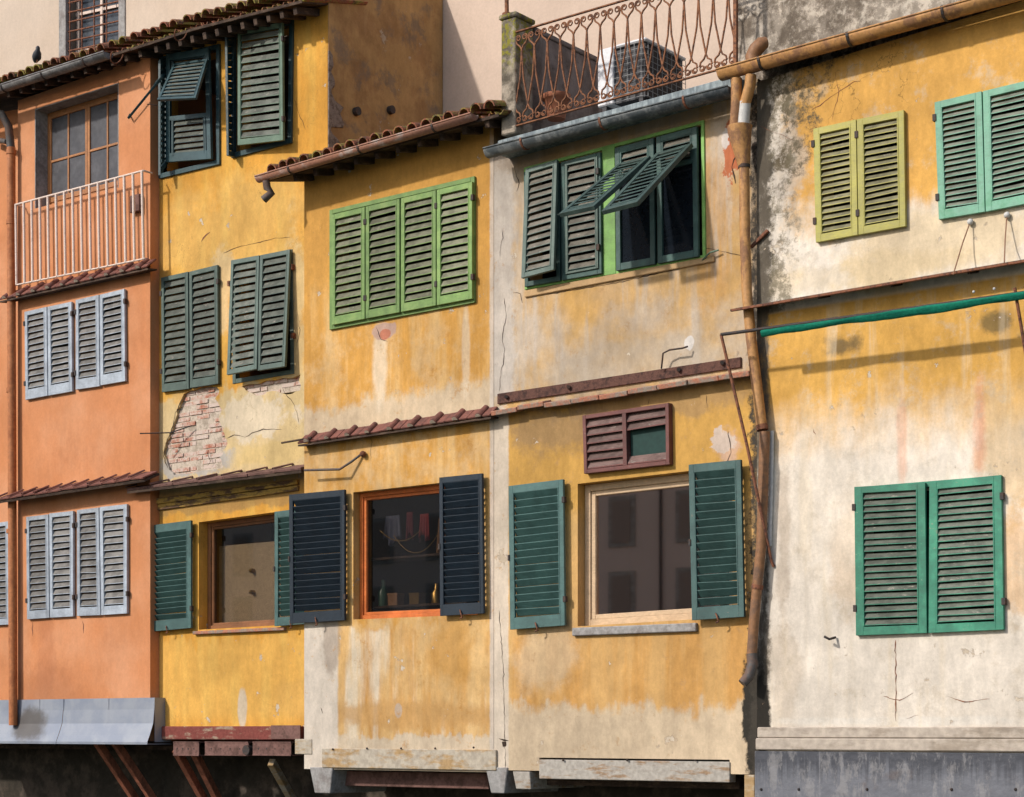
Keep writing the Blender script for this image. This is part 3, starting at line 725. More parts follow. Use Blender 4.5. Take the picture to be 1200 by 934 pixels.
mb = MB(); s0, s1 = P(229, 740, 0), P(336, 736, 0); mb.box(s0.x, s1.x, -.05, .2, s0.z - .04, s0.z); mb.build('window_sill', 'bricktile', fr, bevel=.006)
yl = [
    lambda c: (smooth(c.streak(4, .7, 3), .42, .7, 0, .5), (.66, .42, .10)),
    lambda c: (c.blob(270, 275, 110, 55, 1.0, .7) * .45, (.62, .42, .15)),
    lambda c: (c.below(270, 455, .12, .5, 4, rough=.9) * smooth(c.z - P(270, 560, 0).z, -.3, 0), (.56, .42, .22)),
    lambda c: (c.blob(345, 400, 14, 120, 1.2, .5) * .8, (.60, .46, .24)),
    lambda c: (c.blob(300, 488, 46, 26, 1.3, .22) * .95, (.60, .50, .36)),
    lambda c: (c.blob(262, 330, 14, 50, 1.4, .4) * .6, (.58, .46, .28)),
    lambda c: (c.blob(232, 540, 40, 16, 1.2, .25), (.42, .38, .33)),
    lambda c: (c.blob(235, 533, 11, 11, .5, .15), (.62, .36, .06)),
    lambda c: (c.blob(215, 470, 22, 16, 1, .4) * .5, (.58, .42, .2)),
    lambda c: (c.blob(330, 530, 55, 14, 1.2, .35) * .75, (.58, .42, .18)),
    lambda c: (c.blob(265, 588, 95, 10, 1.5, .4) * .6, (.25, .17, .08)),
    lambda c: (c.below(270, 742, .1, .9, 8) * smooth(c.z - P(270, 850, 0).z, -.1, .2) * .35, (.64, .42, .13)),
    lambda c: (c.blob(284, 830, 5, 22, .4, .3) * .8, (.50, .44, .36)),
    lambda c: (c.blob(340, 820, 30, 22, 1.2, .6) * .35, (.42, .25, .08)),
    lambda c: (smooth(c.vor(3.0, 'DISTANCE_TO_EDGE', warp=.5), .0, .012, .55, 0) * smooth(c.noise(1.3, off=40), .52, .6), (.28, .16, .05)),
]
H2.wall(plaster('yellow_limewash', W2, yb, yl), extra=[poly(jag(brick_poly, 4), 0), poly(jag(brick2, 3), 0)])
brown = plaster('brown_limewash', W2, (.46, .27, .11), [lambda c: (smooth(c.noise(2.0, det=7, rough=.65, off=3), .45, .65, 0, .8), (.31, .165, .07)), lambda c: (smooth(c.noise(2.4, det=7, rough=.7, off=13), .52, .66, 0, .7), (.20, .15, .11)), lambda c: (smooth(c.streak(6, .6, 5), .55, .75, 0, .5), (.46, .28, .13))], var=.2, flake=.5)
H2.shellroom(BACK, ('interior', brown), side_top=P(514, -10, -BACK).z)
mb = MB(); mb.box(H2.x1 + .001, H2.x1 + .012, .004, BACK - .012, P(384, 240, 0).z, H2.zr - .03)
for v_ in mb.v:
    if v_.z > P(384, 200, 0).z and v_.y > 1: v_.z = P(514, -10, -BACK).z - .004
mb.build('side_render', brown, H2.root)
mb = MB(); zz = [P(384, y_, 0).z for y_ in range(60, 186, 4)]; xx = H2.x1 + .014; vs = []
for i, z_ in enumerate(zz):
    wdt = .03 + .07 * abs(math.sin(i * .55)) * random.uniform(.5, 1.2) + (.16 if 14 < i < 22 else 0) + (.05 * (i - 24) if i > 24 else 0)
    vs += [(xx, -.012, z_), (xx, wdt, z_ + random.uniform(-.01, .01)), (xx + .012, -.006, z_), (xx + .012, wdt - .012, z_)]
fs = []
for i in range(len(zz) - 1):
    a_, b_ = 4 * i, 4 * i + 4; fs += [(a_ + 2, a_ + 3, b_ + 3, b_ + 2), (a_, a_ + 2, b_ + 2, b_), (a_ + 1, b_ + 1, b_ + 3, a_ + 3)]
mb.add(vs, fs); mb.build('broken_plaster', metal('broken_render_edge', (.26, .20, .16), (.13, .09, .07), .95, scale=14, spec=.1, bump=1), H2.root)
for y_, z_ in ((.45, P(405, 132, -.4).z), (1.05, P(428, 135, -1).z)):
    mb = MB(); mb.tube([(H2.x1 + .01, y_, z_), (H2.x1 + .07, y_, z_)], .05, 12); mb.build('pipe_end', 'iron', H2.root)
# exposed bricks set 18 mm behind the plaster face
def brickpatch(h, x0, x1, z0, z1, w, seed):
    rnd = random.Random(seed); mb = MB(); mb.box(x0, x1, -w + .022, -w + .05, z0, z1, 1)
    z = z0; r = 0
    while z < z1:
        x = x0 - (.11 if r % 2 else 0)
        while x < x1:
            L = rnd.choice((.215, .215, .105)); dpt = rnd.uniform(.005, .029)
            mb.box(max(x, x0), min(x + L, x1), -w + dpt, -w + .03, z + rnd.uniform(0, .004), z + .05 - rnd.uniform(0, .006), 0)
            x += L + .012
        z += .062; r += 1
    return mb.build('exposed_brick', ['brick', 'brickmortar'], h.root, bevel=.004)
a, b = P(184, 562, 0), P(276, 446, 0); brickpatch(H2, a.x, b.x, a.z, b.z, -.018, 3)
a, b = P(280, 468, 0), P(356, 436, 0); brickpatch(H2, a.x, b.x, a.z, b.z, -.018, 4)
cracks(H2, W2, [(.014, (216, 461), (206, 484), (201, 503), (193, 524), (191, 534), (197, 549)), (.008, (266, 513), (275, 510), (287, 512), (300, 506), (309, 503), (330, 503)),
    (.006, (345, 116), (352, 138), (358, 152)), (.006, (262, 297), (280, 289), (300, 285), (322, 279), (340, 278)), (.012, (243, 527), (246, 540), (243, 546)),
    (.006, (348, 365), (352, 390), (346, 410)), (.007, (331, 455), (345, 475), (350, 495)), (.006, (185, 355), (187, 380)), (.005, (228, 560), (290, 552))])
cracks(H2, W2, [(.02, (235, 283), (246, 272))], mat='rust')
rod(H2, [(164, 508, .35), (200, 507, .12), (224, 499, .02)], .008)
# roof of the yellow house
roofline(H2, [(151, 49), (225, 25), (290, 8), (352, -8)], EV, depth=1.1, slope=14, jit=.025)
rafters(H2, P(170, 43, EV), P(348, -7, EV), 1.0, 12, drop=.17, start=.08)
for x, y in ((137, 62), (212, 35)):
    mb = MB(); c0 = P(x, y, EV + .05); rr = .085
    mb.tube([c0 + Vector((0, rr * math.cos(t), rr * math.sin(t) - .03)) + Vector((.06 * math.sin(t), 0, 0)) for t in [math.pi * (.95 + 1.15 * k / 12) for k in range(13)]], .009, 6)
    mb.build('gutter_hook', 'rust', H2.root)
# timber cornice and slate ledge over the lower storey
flatledge(H2, P(148, 573, .3), P(352, 548, .3), .3, .33, 7, mat='rustbeam', slope=16, th=.03)
mb = MB(); a, b = P(181, 586, 0), P(351, 562, 0); c1, d1 = P(181, 595, 0), P(351, 572, 0)
for k, (o0, dd) in enumerate(((0, .05), (7, .03))):
    p0, p1, p2_, p3 = P(181, 585 + o0, 0), P(351, 562 + o0, 0), P(351, 568 + o0, 0), P(181, 592 + o0, 0)
    v = Vector((0, -dd, 0)); mb.box8([p0, p1, p2_, p3, p0 + v, p1 + v, p2_ + v, p3 + v])
mb.build('cornice', metal('peeling_yellow_board', (.42, .26, .06), (.12, .07, .04), .85, scale=6, st=(.5, 1, 2), lo=.45, hi=.56, bump=.9), H2.root, bevel=.004)
# rusty red edge beam and brackets
a = P(185, 848, .06); b = P(354, 868, .06)
mb = MB(); mb.box(P(185, 850, .06).x, P(352, 850, .06).x, -.06, .2, P(270, 867, .06).z, P(270, 851, .06).z); mb.build('edge_beam', 'redplank', H2.root, bevel=.01)
for x0, x1 in ((203, 233), (240, 291), (296, 341)):
    mb = MB(); pa, pb = P(x0, 869, .08), P(x1, 886, .08); mb.box(pa.x, pb.x, -.08, -.065, pb.z, pa.z); mb.box(pa.x, pb.x, -.085, .1, pa.z - .015, pa.z); mb.box(pa.x, pb.x, -.085, .1, pb.z, pb.z + .015)
    for k in range(4):
        xx = pa.x + (pb.x - pa.x) * (k + .7) / 4.6; mb.tube([(xx, -.083, (pa.z + pb.z) / 2), (xx, -.078, (pa.z + pb.z) / 2)], .01, 8, mi=1)
    mb.build('steel_channel', ['rustbeam', 'iron'], H2.root, bevel=.002)
mb = MB(); pa = P(288, 879, .1); mb.tube([pa, pa + Vector((0, .4, 0))], .06, 14); mb.build('pipe_end', 'iron', H2.root)
mb = MB(); pa, pb = P(318, 850, .07), P(352, 866, .07); mb.box(pa.x, pb.x, -.075, -.062, pb.z, pa.z); mb.build('steel_plate', 'rustbeam', H2.root)

M['redrust'] = metal('red_lead_iron', (.36, .13, .075), (.20, .08, .05), .8, scale=8, st=(1, 1, .4), spec=.2)
def strut(h, a, b, mat='redrust', s=(.075, .10)):
    mb = MB(); mb.beam(P(*a), P(*b), s[0], s[1]); mb.build('strut', mat, h.root, bevel=.004)
strut(H1, (113, 868, .0), (164, 945, -.75)); strut(H1, (134, 868, .0), (188, 950, -.75))
strut(H2, (206, 878, -.05), (246, 950, -.75)); strut(H2, (226, 878, -.05), (262, 950, -.75)); strut(H2, (318, 893, -.05), (350, 950, -.75), 'whiteplank')

# =============================================================== ochre house
H3 = House('house', 'ochre house with apple green four leaf shutters and orange framed window', W3, 356.5, 578.5, 903, 200, 130)
G4 = [(388, 247), (558, 207), (558, 355), (388, 387)]
fr, q = window(H3, G4, mat='greenpaint', t=.05, d1=.03)
def alongq(quad, s0, s1, in_top=0, in_bot=0):
    (tl, tr, br, bl) = quad; L = lambda p, q_, t: (p[0] + (q_[0] - p[0]) * t, p[1] + (q_[1] - p[1]) * t)
    a, b = L(tl, tr, s0), L(tl, tr, s1); c_, d_ = L(bl, br, s1), L(bl, br, s0)
    return ((a[0], a[1] + in_top), (b[0], b[1] + in_top), (c_[0], c_[1] - in_bot), (d_[0], d_[1] - in_bot))
for i, (s0, s1) in enumerate(((.018, .245), (.252, .485), (.495, .735), (.742, .985))):
    shutter(fr, W3 + .032, *alongq(G4, s0, s1, 6, 5), 13, 'greenpaint', 's_green', stile=.042, rail=.06, bot=.09, hinge='R' if i in (0, 2) else ('L' if i == 1 else 'R'))
# lower window
LQ = [(414, 577), (560, 561), (560, 720), (414, 726)]
q = Q(W3, *LQ); H3.holes.append(hole(q, 0.0)); qf = shiftq(q, .12)
mb = MB(); ring(mb, qf, .05, -.05, .02); ri = Quad(qf.pt(.05, qf.H - .05), qf.pt(qf.W - .05, qf.H - .05), qf.pt(qf.W - .05, .05), qf.pt(.05, .05)); ring(mb, ri, .035, -.04, .0)
fr = mb.build('window', 'orangewood', H3.root, bevel=.004); pane(fr, ri, .03, -.03, 'shopglass')
BW = W3 + .05
shutter(fr, BW, (341, 580), (406, 574), (406, 727), (342, 731), 18, 'bluepaint', 'bluepaint', tilt=-1, stile=.05, rail=.07, bot=.12, hinge='R')
shutter(fr, BW, (517, 560), (567, 555), (569, 719), (518, 722), 18, 'bluepaint', 'bluepaint', tilt=-1, stile=.04, rail=.06, bot=.12)
ochre = (.52, .27, .065)
ol = [
    lambda c: (smooth(c.streak(6, .5, 2), .42, .68, 0, .8) * c.below(470, 330, .5, .6, 3), (.60, .40, .18)),
    lambda c: (smooth(c.noise(2.2, det=7, rough=.7, off=6), .45, .62, 0, .75) * c.below(470, 385, .2, .5, 7), (.56, .37, .18)),
    lambda c: (c.below(470, 462, .12, .35, 9) * smooth(c.z - P(470, 500, .35).z, -.02, .02) * .85, (.52, .42, .30)),
    lambda c: (c.blob(445, 430, 9, 50, .6, .5) * .75, (.60, .50, .37)),
    lambda c: (c.blob(546, 410, 5, 60, .5, .5) * .6, (.60, .50, .37)),
    lambda c: (c.blob(449, 388, 13, 10, .8, .15), (.42, .28, .22)),
    lambda c: (c.blob(451, 392, 6, 6, .6, .2), (.42, .16, .10)),
    # lower storey: pale wash below the window, ochre band, pale foot
    lambda c: (c.below(480, 728, .06, .4, 5, rough=.4) * .78, (.58, .38, .17)),
    lambda c: (smooth(c.streak(3.5, .45, 11, det=6), .45, .64) * c.below(480, 732, .08, .3, 6) * .85, (.47, .235, .06)),
    lambda c: (smooth(c.streak(3, .4, 17, det=6), .5, .68) * c.below(480, 735, .08, .2, 6) * .85, (.62, .54, .42)),
    lambda c: (c.blob(530, 760, 26, 40, 1, .6) * .7, (.46, .24, .06)),
    lambda c: (c.blob(480, 838, 110, 15, 1.1, .5) * .75, (.47, .27, .10)),
    lambda c: (c.below(480, 862, .05, .25, 15, rough=.3) * .9, (.53, .44, .33)),
    lambda c: (c.blob(467, 833, 4, 8, .4, .3) * .8, (.40, .33, .27)),
    lambda c: ((1 - c.rightof(396, 800, .02, .05)) * c.below(370, 728, .05, .2), (.56, .49, .41)),
    lambda c: (c.blob(388, 755, 9, 34, 1, .5) * c.below(370, 728, .05, .2) * .6, (.28, .22, .17)),
    lambda c: (c.rightof(574, 300, .012, .04) * c.below(570, 165, .3, .3, rough=.2) * .85, (.50, .44, .38)),
    lambda c: (smooth(c.noise(5, det=7, rough=.8, off=23), .57, .66, 0, .6) * c.below(470, 250, .6, .6, 3), (.44, .22, .06)),
]
H3.wall(plaster('ochre_limewash', W3, ochre, ol)); H3.shellroom(BACK)
cracks(H3, W3, [(.007, (441, 384), (447, 398), (455, 400)), (.005, (545, 430), (545, 420)), (.03, (376, 829), (378, 836)), (.005, (436, 505), (434, 540))])
# eave of the ochre house
E3 = W3 + .34
eave(H3, P(312, 202, E3), P(583, 124, E3), E3, depth=2.5, slope=13, jit=.02)
rafters(H3, P(330, 196, E3), P(580, 124, E3), .6, 10, drop=.15, start=.06)
gutter(H3, P(303, 208, E3 + .07), P(556, 134, E3 + .07), .062, 'copperpipe', ns=3)
rod(H3, [(312, 212, E3 + .07), (313, 220, E3 + .06), (318, 226, E3 + .03), (309, 234, E3 + .06)], .045, 'castiron', 'gutter_spout', 12)
# barrel tile ledge
tileledge(H3, P(348, 519, W3 + .15), P(574, 486, W3 + .15), .17, .30)
rod(H3, [(330, 519, W3 + .16), (365, 513, W3 + .16)], .012, 'darkwood', 'lath')
rod(H3, [(357, 551, .5), (398, 550, .48), (412, 541, .42), (425, 531, .37), (430, 530, .33)], .014, 'castiron', 'lamp_arm', 8)
mb = MB(); mb.ball(P(425, 532, .39), .035); mb.build('arm_socket', 'rust', H3.root)
# sill plank, corbels
def plank(h, x0, x1, y0, y1, w, mat, dep=.06, name='sill_beam'):
    pa, pb = P(x0, y0, w), P(x1, y1, w); mb = MB(); mb.box(pa.x, pb.x, -w - dep, -w + .1, pb.z, pa.z); return mb.build(name, mat, h.root, bevel=.006)
plank(H3, 379, 583, 877, 903, W3, 'whiteplank', .03)
for i, (x, y) in enumerate([(390, 878), (430, 877), (470, 877), (510, 877), (555, 876)]):
    mb = MB(); p = P(x, y, W3 + .04); mb.ball(p, .012); mb.build('bolt', 'iron', H3.root)
for x0, x1, hh in ((364, 391, 936), (570, 596, 945), ):
    pa, pb = P(x0, 899, W3), P(x1, 930, W3); mb = MB()
    mb.box8([(pa.x + .06, -W3, pb.z), (pb.x - .06, -W3, pb.z), (pb.x - .06, .6, pb.z), (pa.x + .06, .6, pb.z), (pa.x, -W3 - .02, pa.z), (pb.x, -W3 - .02, pa.z), (pb.x, .6, pa.z), (pa.x, .6, pa.z)])
    mb.build('corbel', 'stonegrey', H3.root, bevel=.008)
# yellow soffit stub at lower left of the ochre house
plank(H3, 346, 366, 866, 884, W3, 'whiteplank', .01, 'corner_block')
plank(H3, 392, 574, 903, 925, .1, 'rustbeam', .02, 'soffit_beam')

# =============================================================== terrace house
H4 = House('house', 'faded ochre house with iron railed roof terrace and pale framed window', W4, 579, 888, 905, 178, 92)
BG = [(615, 197), (826, 141), (828, 303), (616, 340)]
fr, q = window(H4, BG, mat='brightgreen', t=.035, d1=.02, holein=.04)
post = alongq(BG, .435, .505); mb = MB(); Q(W4, *post).box(mb, 0, Q(W4, *post).W, 0, Q(W4, *post).H, -.05, .024); mb.build('mullion', 'brightgreen', fr, bevel=.003)
TE = M['tealframe'] = paint('petrol_frame_paint', (.04, .085, .075), wear=.35, alt=(.05, .115, .095))
def subframe(quad, t, w, mat, parent, name='casement', bot=None):
    q = Q(w, *quad); mb = MB(); ring(mb, q, t, 0, .035, bot=bot); mb.build(name, mat, parent, bevel=.003); return q
lq = alongq(BG, .005, .2, 6, 3); subframe(lq, .045, W4 + .022, 'tealframe', fr, bot=.05)
shutter(fr, 0, (618, 199, W4 + .07), (655, 188, W4 + .07), (651, 317, W4 + .17), (613, 327, W4 + .17), 14, 'sagepaint', 's_grey', stile=.04, rail=.05, bot=.05)
lq = alongq(BG, .21, .43, 6, 3); q = subframe(lq, .05, W4 + .022, 'tealframe', fr, bot=.1)
shutter(fr, W4 + .04, (664, 193), (702, 184), (703, 315), (665, 322), 14, 'sagepaint', 's_grey', stile=.02, rail=.02, bot=.02, hinge='R')
r1 = alongq(BG, .51, .725, 6, 3); r2 = alongq(BG, .74, .965, 6, 3)
for rr in (r1, r2):
    q = subframe(rr, .055, W4 + .022, 'tealframe', fr, bot=.07)
    mb = MB(); q.box(mb, .055, q.W - .055, q.H - .34, q.H - .30, .002, .033); mb.build('transom', 'tealframe', fr)
    t_ = q.H - .055
    qq = Quad(q.pt(.057, t_), q.pt(q.W - .057, t_), q.pt(q.W - .057, q.H - .30), q.pt(.057, q.H - .30))
    leaf_mesh(qq, 3, stile=.01, rail=.01, bot=.01).build('shutter', ['tealframe', 's_grey'], fr, bevel=.002)
    pb = MB(); q.box(pb, .055, q.W - .055, .07, q.H - .34, .004, .008); pb.build('pane', 'blackglass', fr)
shutter(fr, 0, (727, 196, W4 + .08), (764, 187, W4 + .08), (698, 246, W4 + .80), (657, 255, W4 + .80), 12, 'sagedark', 's_grey', stile=.045, rail=.045, bot=.06, depth=.034, slatth=.03, th=.045)
shutter(fr, 0, (771, 184, W4 + .08), (813, 172, W4 + .08), (749, 241, W4 + .80), (707, 252, W4 + .80), 12, 'sagedark', 's_grey', stile=.045, rail=.045, bot=.06, depth=.034, slatth=.03, th=.045)
pb = P(615, 341, W4); mb = MB(); c_ = [P(616, 341, W4), P(838, 300, W4), P(838, 307, W4), P(616, 349, W4)]; v = Vector((0, -.025, 0)); mb.box8(c_ + [p + v for p in c_]); mb.build('window_sill', plaster('sill_plaster', W4, (.47, .31, .16), []), fr, bevel=.006)
# vent
VQ = [(687, 488), (788, 473), (789, 545), (689, 556)]
fr, q = window(H4, VQ, mat='redbrown', t=.04, d1=.07, holein=.04, d0=-.02)
mb = MB(); q.box(mb, q.W * .47, q.W * .47 + .045, .04, q.H - .04, .0, .072); mb.build('mullion', 'redbrown', fr)
for i in range(6):
    for a0, a1, rows in ((.04, q.W * .47, (0, 1, 2, 3, 4, 5)), (q.W * .47 + .045, q.W - .04, (0, 4, 5))):
        if i not in rows: continue
        mb = MB(); b0 = .045 + i * (q.H - .09) / 6; j = random.uniform(-.014, .014)
        mb.box8([q.pt(a0, b0, .06), q.pt(a1, b0 + j, .06), q.pt(a1, b0 + j + .07, .01), q.pt(a0, b0 + .07, .01), q.pt(a0, b0 + .012, .06), q.pt(a1, b0 + j + .012, .06), q.pt(a1, b0 + j + .085, .015), q.pt(a0, b0 + .085, .015)], 0, mis=(0, 1, 0, 0, 0, 0))
        mb.build('louvre', ['redbrown', 's_red'], fr)
mb = MB(); q.box(mb, q.W * .47 + .05, q.W - .045, .06, q.H * .68, -.01, .0); mb.build('net', 'net', fr)
# lower big window
LQ = [(677, 567), (858, 546), (858, 723), (677, 734)]
q = Q(W4, *LQ); H4.holes.append(hole(q, 0.0)); qf = shiftq(q, .14)
mb = MB(); ring(mb, qf, .07, -.05, .02); ri = Quad(qf.pt(.07, qf.H - .07), qf.pt(qf.W - .07, qf.H - .07), qf.pt(qf.W - .07, .07), qf.pt(.07, .07)); ring(mb, ri, .05, -.04, .0)
fr = mb.build('window', 'palewood', H4.root, bevel=.005); pane(fr, ri, .045, -.03, 'boostedglass')
shutter(fr, BW, (598, 570), (662, 562), (664, 733), (600, 738), 17, 'tealpaint', 'tealshade', tilt=-1, stile=.055, rail=.08, bot=.12, hinge='R')
shutter(fr, BW + .02, (809, 545), (870, 539), (874, 723), (813, 727), 17, 'tealpaint', 'tealshade', tilt=-1, stile=.055, rail=.08, bot=.12)
for a_, b_ in (((598, 738), (607, 741)), ((840, 728), (848, 731))): pass
pa, pb = P(673, 736, W4), P(818, 740, W4); mb = MB(); mb.box(pa.x, pb.x, -W4 - .045, -W4 + .2, pb.z, pa.z); mb.build('window_sill', 'stonegrey', fr, bevel=.008)
tl = [
    lambda c: (smooth(c.noise(1.5, det=6, rough=.6, off=4), .36, .62, 0, .9) * (1 - c.below(730, 462, .03, 0, rough=0)), (.46, .37, .28)),
    lambda c: (c.blob(760, 330, 130, 30, 1.2, .6) * .6, (.50, .29, .09)),
    lambda c: (c.blob(835, 250, 22, 90, 1.2, .5) * .8, (.50, .28, .10)),
    lambda c: (smooth(c.streak(6, .5, 8), .5, .68, 0, .7) * (1 - c.below(730, 462, .03, 0, rough=0)), (.44, .38, .32)),
    lambda c: (c.blob(740, 425, 130, 26, 1.1, .6) * .6, (.43, .36, .28)),
    lambda c: ((1 - c.rightof(603, 300, .06, .3)) * (1 - c.below(600, 462, .03, 0, rough=0)) * .9, (.46, .41, .36)),
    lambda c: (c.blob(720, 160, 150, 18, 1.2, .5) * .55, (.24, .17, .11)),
    # lower storey
    lambda c: (c.below(700, 470, .03, 0, 3, rough=.1) * (1 - c.below(700, 600, .3, .3)), (.50, .285, .075)),
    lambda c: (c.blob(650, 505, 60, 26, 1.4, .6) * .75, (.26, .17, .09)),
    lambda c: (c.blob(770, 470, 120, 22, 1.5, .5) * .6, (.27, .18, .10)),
    lambda c: (c.blob(855, 530, 16, 28, 1.4, .4) * .85, (.50, .33, .24)),
    lambda c: (c.below(700, 640, .3, .4, 5), (.54, .325, .125)),
    lambda c: (smooth(c.streak(5, .4, 12), .45, .62, 0, .7) * c.below(700, 735, .1, .3, 6), (.50, .255, .07)),
    lambda c: (c.blob(635, 770, 40, 36, 1.2, .7) * .6, (.54, .42, .28)),
    lambda c: (c.below(720, 828, .12, .4, 9) * .9, (.52, .42, .30)),
    lambda c: ((1 - c.rightof(596, 700, .015, .05)) * c.below(600, 478, .03, .0, rough=0) * .95, (.55, .47, .38)),
    lambda c: (smooth(c.noise(6, det=7, rough=.8, off=27), .58, .66, 0, .55), (.40, .24, .11)),
    lambda c: (c.blob(855, 170, 9, 34, 2.2, .12), (.40, .13, .06)),
    lambda c: (c.blob(850, 163, 5, 14, 2.0, .15), (.52, .46, .42)),
    lambda c: (c.blob(808, 402, 5, 7, 1.2, .15), (.56, .52, .48)),
    lambda c: (c.blob(851, 520, 14, 16, 2.2, .12), (.50, .40, .33)),
    lambda c: (c.blob(886, 835, 13, 80, 1.2, .25), (.03, .027, .022)),
    lambda c: (c.rightof(879, 800, .02, .35) * smooth(c.noise(12, det=8, rough=.8, off=62), .35, .55, .4, 1), (.05, .043, .035)),
]
out4 = poly([(579, 905)], W4) + poly([(632, 905), (633, 888), (856, 888), (857, 905), (870, 905)], W4)
zb = H4.zb; x0, x1 = H4.x0, H4.x1
pxx = lambda px: P(px, 800, W4).x
out4 = [(x0, zb), (pxx(632), zb), (pxx(632), P(740, 889, W4).z), (pxx(855), P(740, 889, W4).z), (pxx(855), zb), (x1, zb), (x1, H4.zr), (x0, H4.zl)]
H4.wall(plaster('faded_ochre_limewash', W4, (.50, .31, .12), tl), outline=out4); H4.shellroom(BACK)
cracks(H4, W4, [(.007, (590, 350), (594, 370), (588, 395), (592, 410), (587, 440), (585, 458)), (.012, (601, 343), (610, 344), (612, 355)), (.008, (603, 195), (608, 215), (605, 225)),
    (.006, (585, 715), (590, 790), (592, 900)), (.02, (548, 100), (548, 101)) if False else (.006, (590, 270), (586, 300)), (.005, (827, 290), (870, 300)), (.006, (828, 463), (829, 480)), (.008, (853, 505), (857, 530), (851, 545)), (.007, (640, 345), (730, 330), (830, 306)),
    (.016, (861, 140), (866, 170), (858, 196), (862, 215)), (.006, (760, 475), (761, 466))])
cracks(H4, W4, [(.05, (588, 870), (593, 874)), (.018, (585, 866), (596, 868))], mat='crack')
# steel beam and brick ledge between the storeys
def sbeam(h, quad, w, dep, mat, name):
    c_ = [P(x, y, w) for x, y in quad]; v = Vector((0, -dep, 0)); mb = MB(); mb.box8(c_ + [p + v for p in c_]); return mb.build(name, mat, h.root, bevel=.004)
bm_ = sbeam(H4, [(585, 462), (870, 419), (870, 431), (585, 474)], W4 - .01, .035, 'darkrust', 'steel_beam')
for x in (593, 666, 795, 846):
    mb = MB(); y = 462 + (x - 585) * (-45 / 287) + 4; mb.tube([P(x, y, W4 + .02), P(x, y, W4 + .06)], .02, 8); mb.build('bolt', 'iron', bm_)
def slabledge(h, A, B, depth, n, mat='bricktile', slope=14, th=.035):
    A = Vector(A); B = Vector(B); d = (B - A).normalized(); L = (B - A).length; inn = Vector((0, math.cos(R(slope)), math.sin(R(slope)))); up = Vector((0, -math.sin(R(slope)), math.cos(R(slope))))
    mb = MB()
    for i in range(n):
        ju = up * random.uniform(-.012, .012); ji = inn * random.uniform(-.012, .012); a = A + d * (L * i / n + .004) + ju + ji; b = A + d * (L * (i + 1) / n - .004) + ju + ji + up * random.uniform(-.006, .006)
        p = [a, b, b + inn * depth, a + inn * depth]; mb.box8([v - up * th for v in p] + p)
    return mb.build('tile_ledge', mat, h.root, bevel=.006)
slabledge(H4, P(574, 481, W4 + .15), P(878, 435, W4 + .15), .15, 9, th=.05)
plank(H4, 633, 856, 890, 917, W4, 'greyplank', .02)
for x in (660, 735, 815): 
    mb = MB(); mb.ball(P(x, 891, W4 + .04), .012); mb.build('bolt', 'iron', H4.root)
mb = MB(); pa, pb = P(602, 904, W4), P(622, 925, W4)
mb.box8([(pa.x + .03, -W4, pb.z), (pb.x - .0, -W4, pb.z), (pb.x, .6, pb.z), (pa.x + .03, .6, pb.z), (pa.x, -W4 - .02, pa.z), (pb.x, -W4 - .02, pa.z), (pb.x, .6, pa.z), (pa.x, .6, pa.z)]); mb.build('corbel', 'greyplank', H4.root, bevel=.006)
plank(H4, 600, 868, 906, 925, .05, 'darkwood', .02, 'soffit_beam')
# gutter hook wire
rod(H4, [(775, 432, W4 + .06), (777, 414, W4 + .1), (785, 410, W4 + .1), (800, 408, W4 + .1), (806, 406, W4 + .06)], .009, name='iron_hook')
rod(H4, [(823, 305, W4 + .02), (832, 296, W4 + .06), (842, 293, W4 + .05)], .009, 'mosspaint', name='iron_hook')
# terrace: lead fascia, slab, gutter
TW = W4 + .2
a0, a1 = P(583, 165, TW), P(862, 88, TW)
c_ = [P(583, 165, TW), P(862, 88, TW), P(862, 104, TW), P(583, 181, TW)]; v = Vector((0, BACK + TW - .01, 0))
mb = MB(); mb.box8(c_ + [p + v for p in c_]); tf = mb.build('terrace_slab', 'lead', H4.root, bevel=.006)
gutter(H4, P(572, 176, TW + .085), P(858, 103, TW + .085), .085, 'leaddark', strap='rust', ns=3)
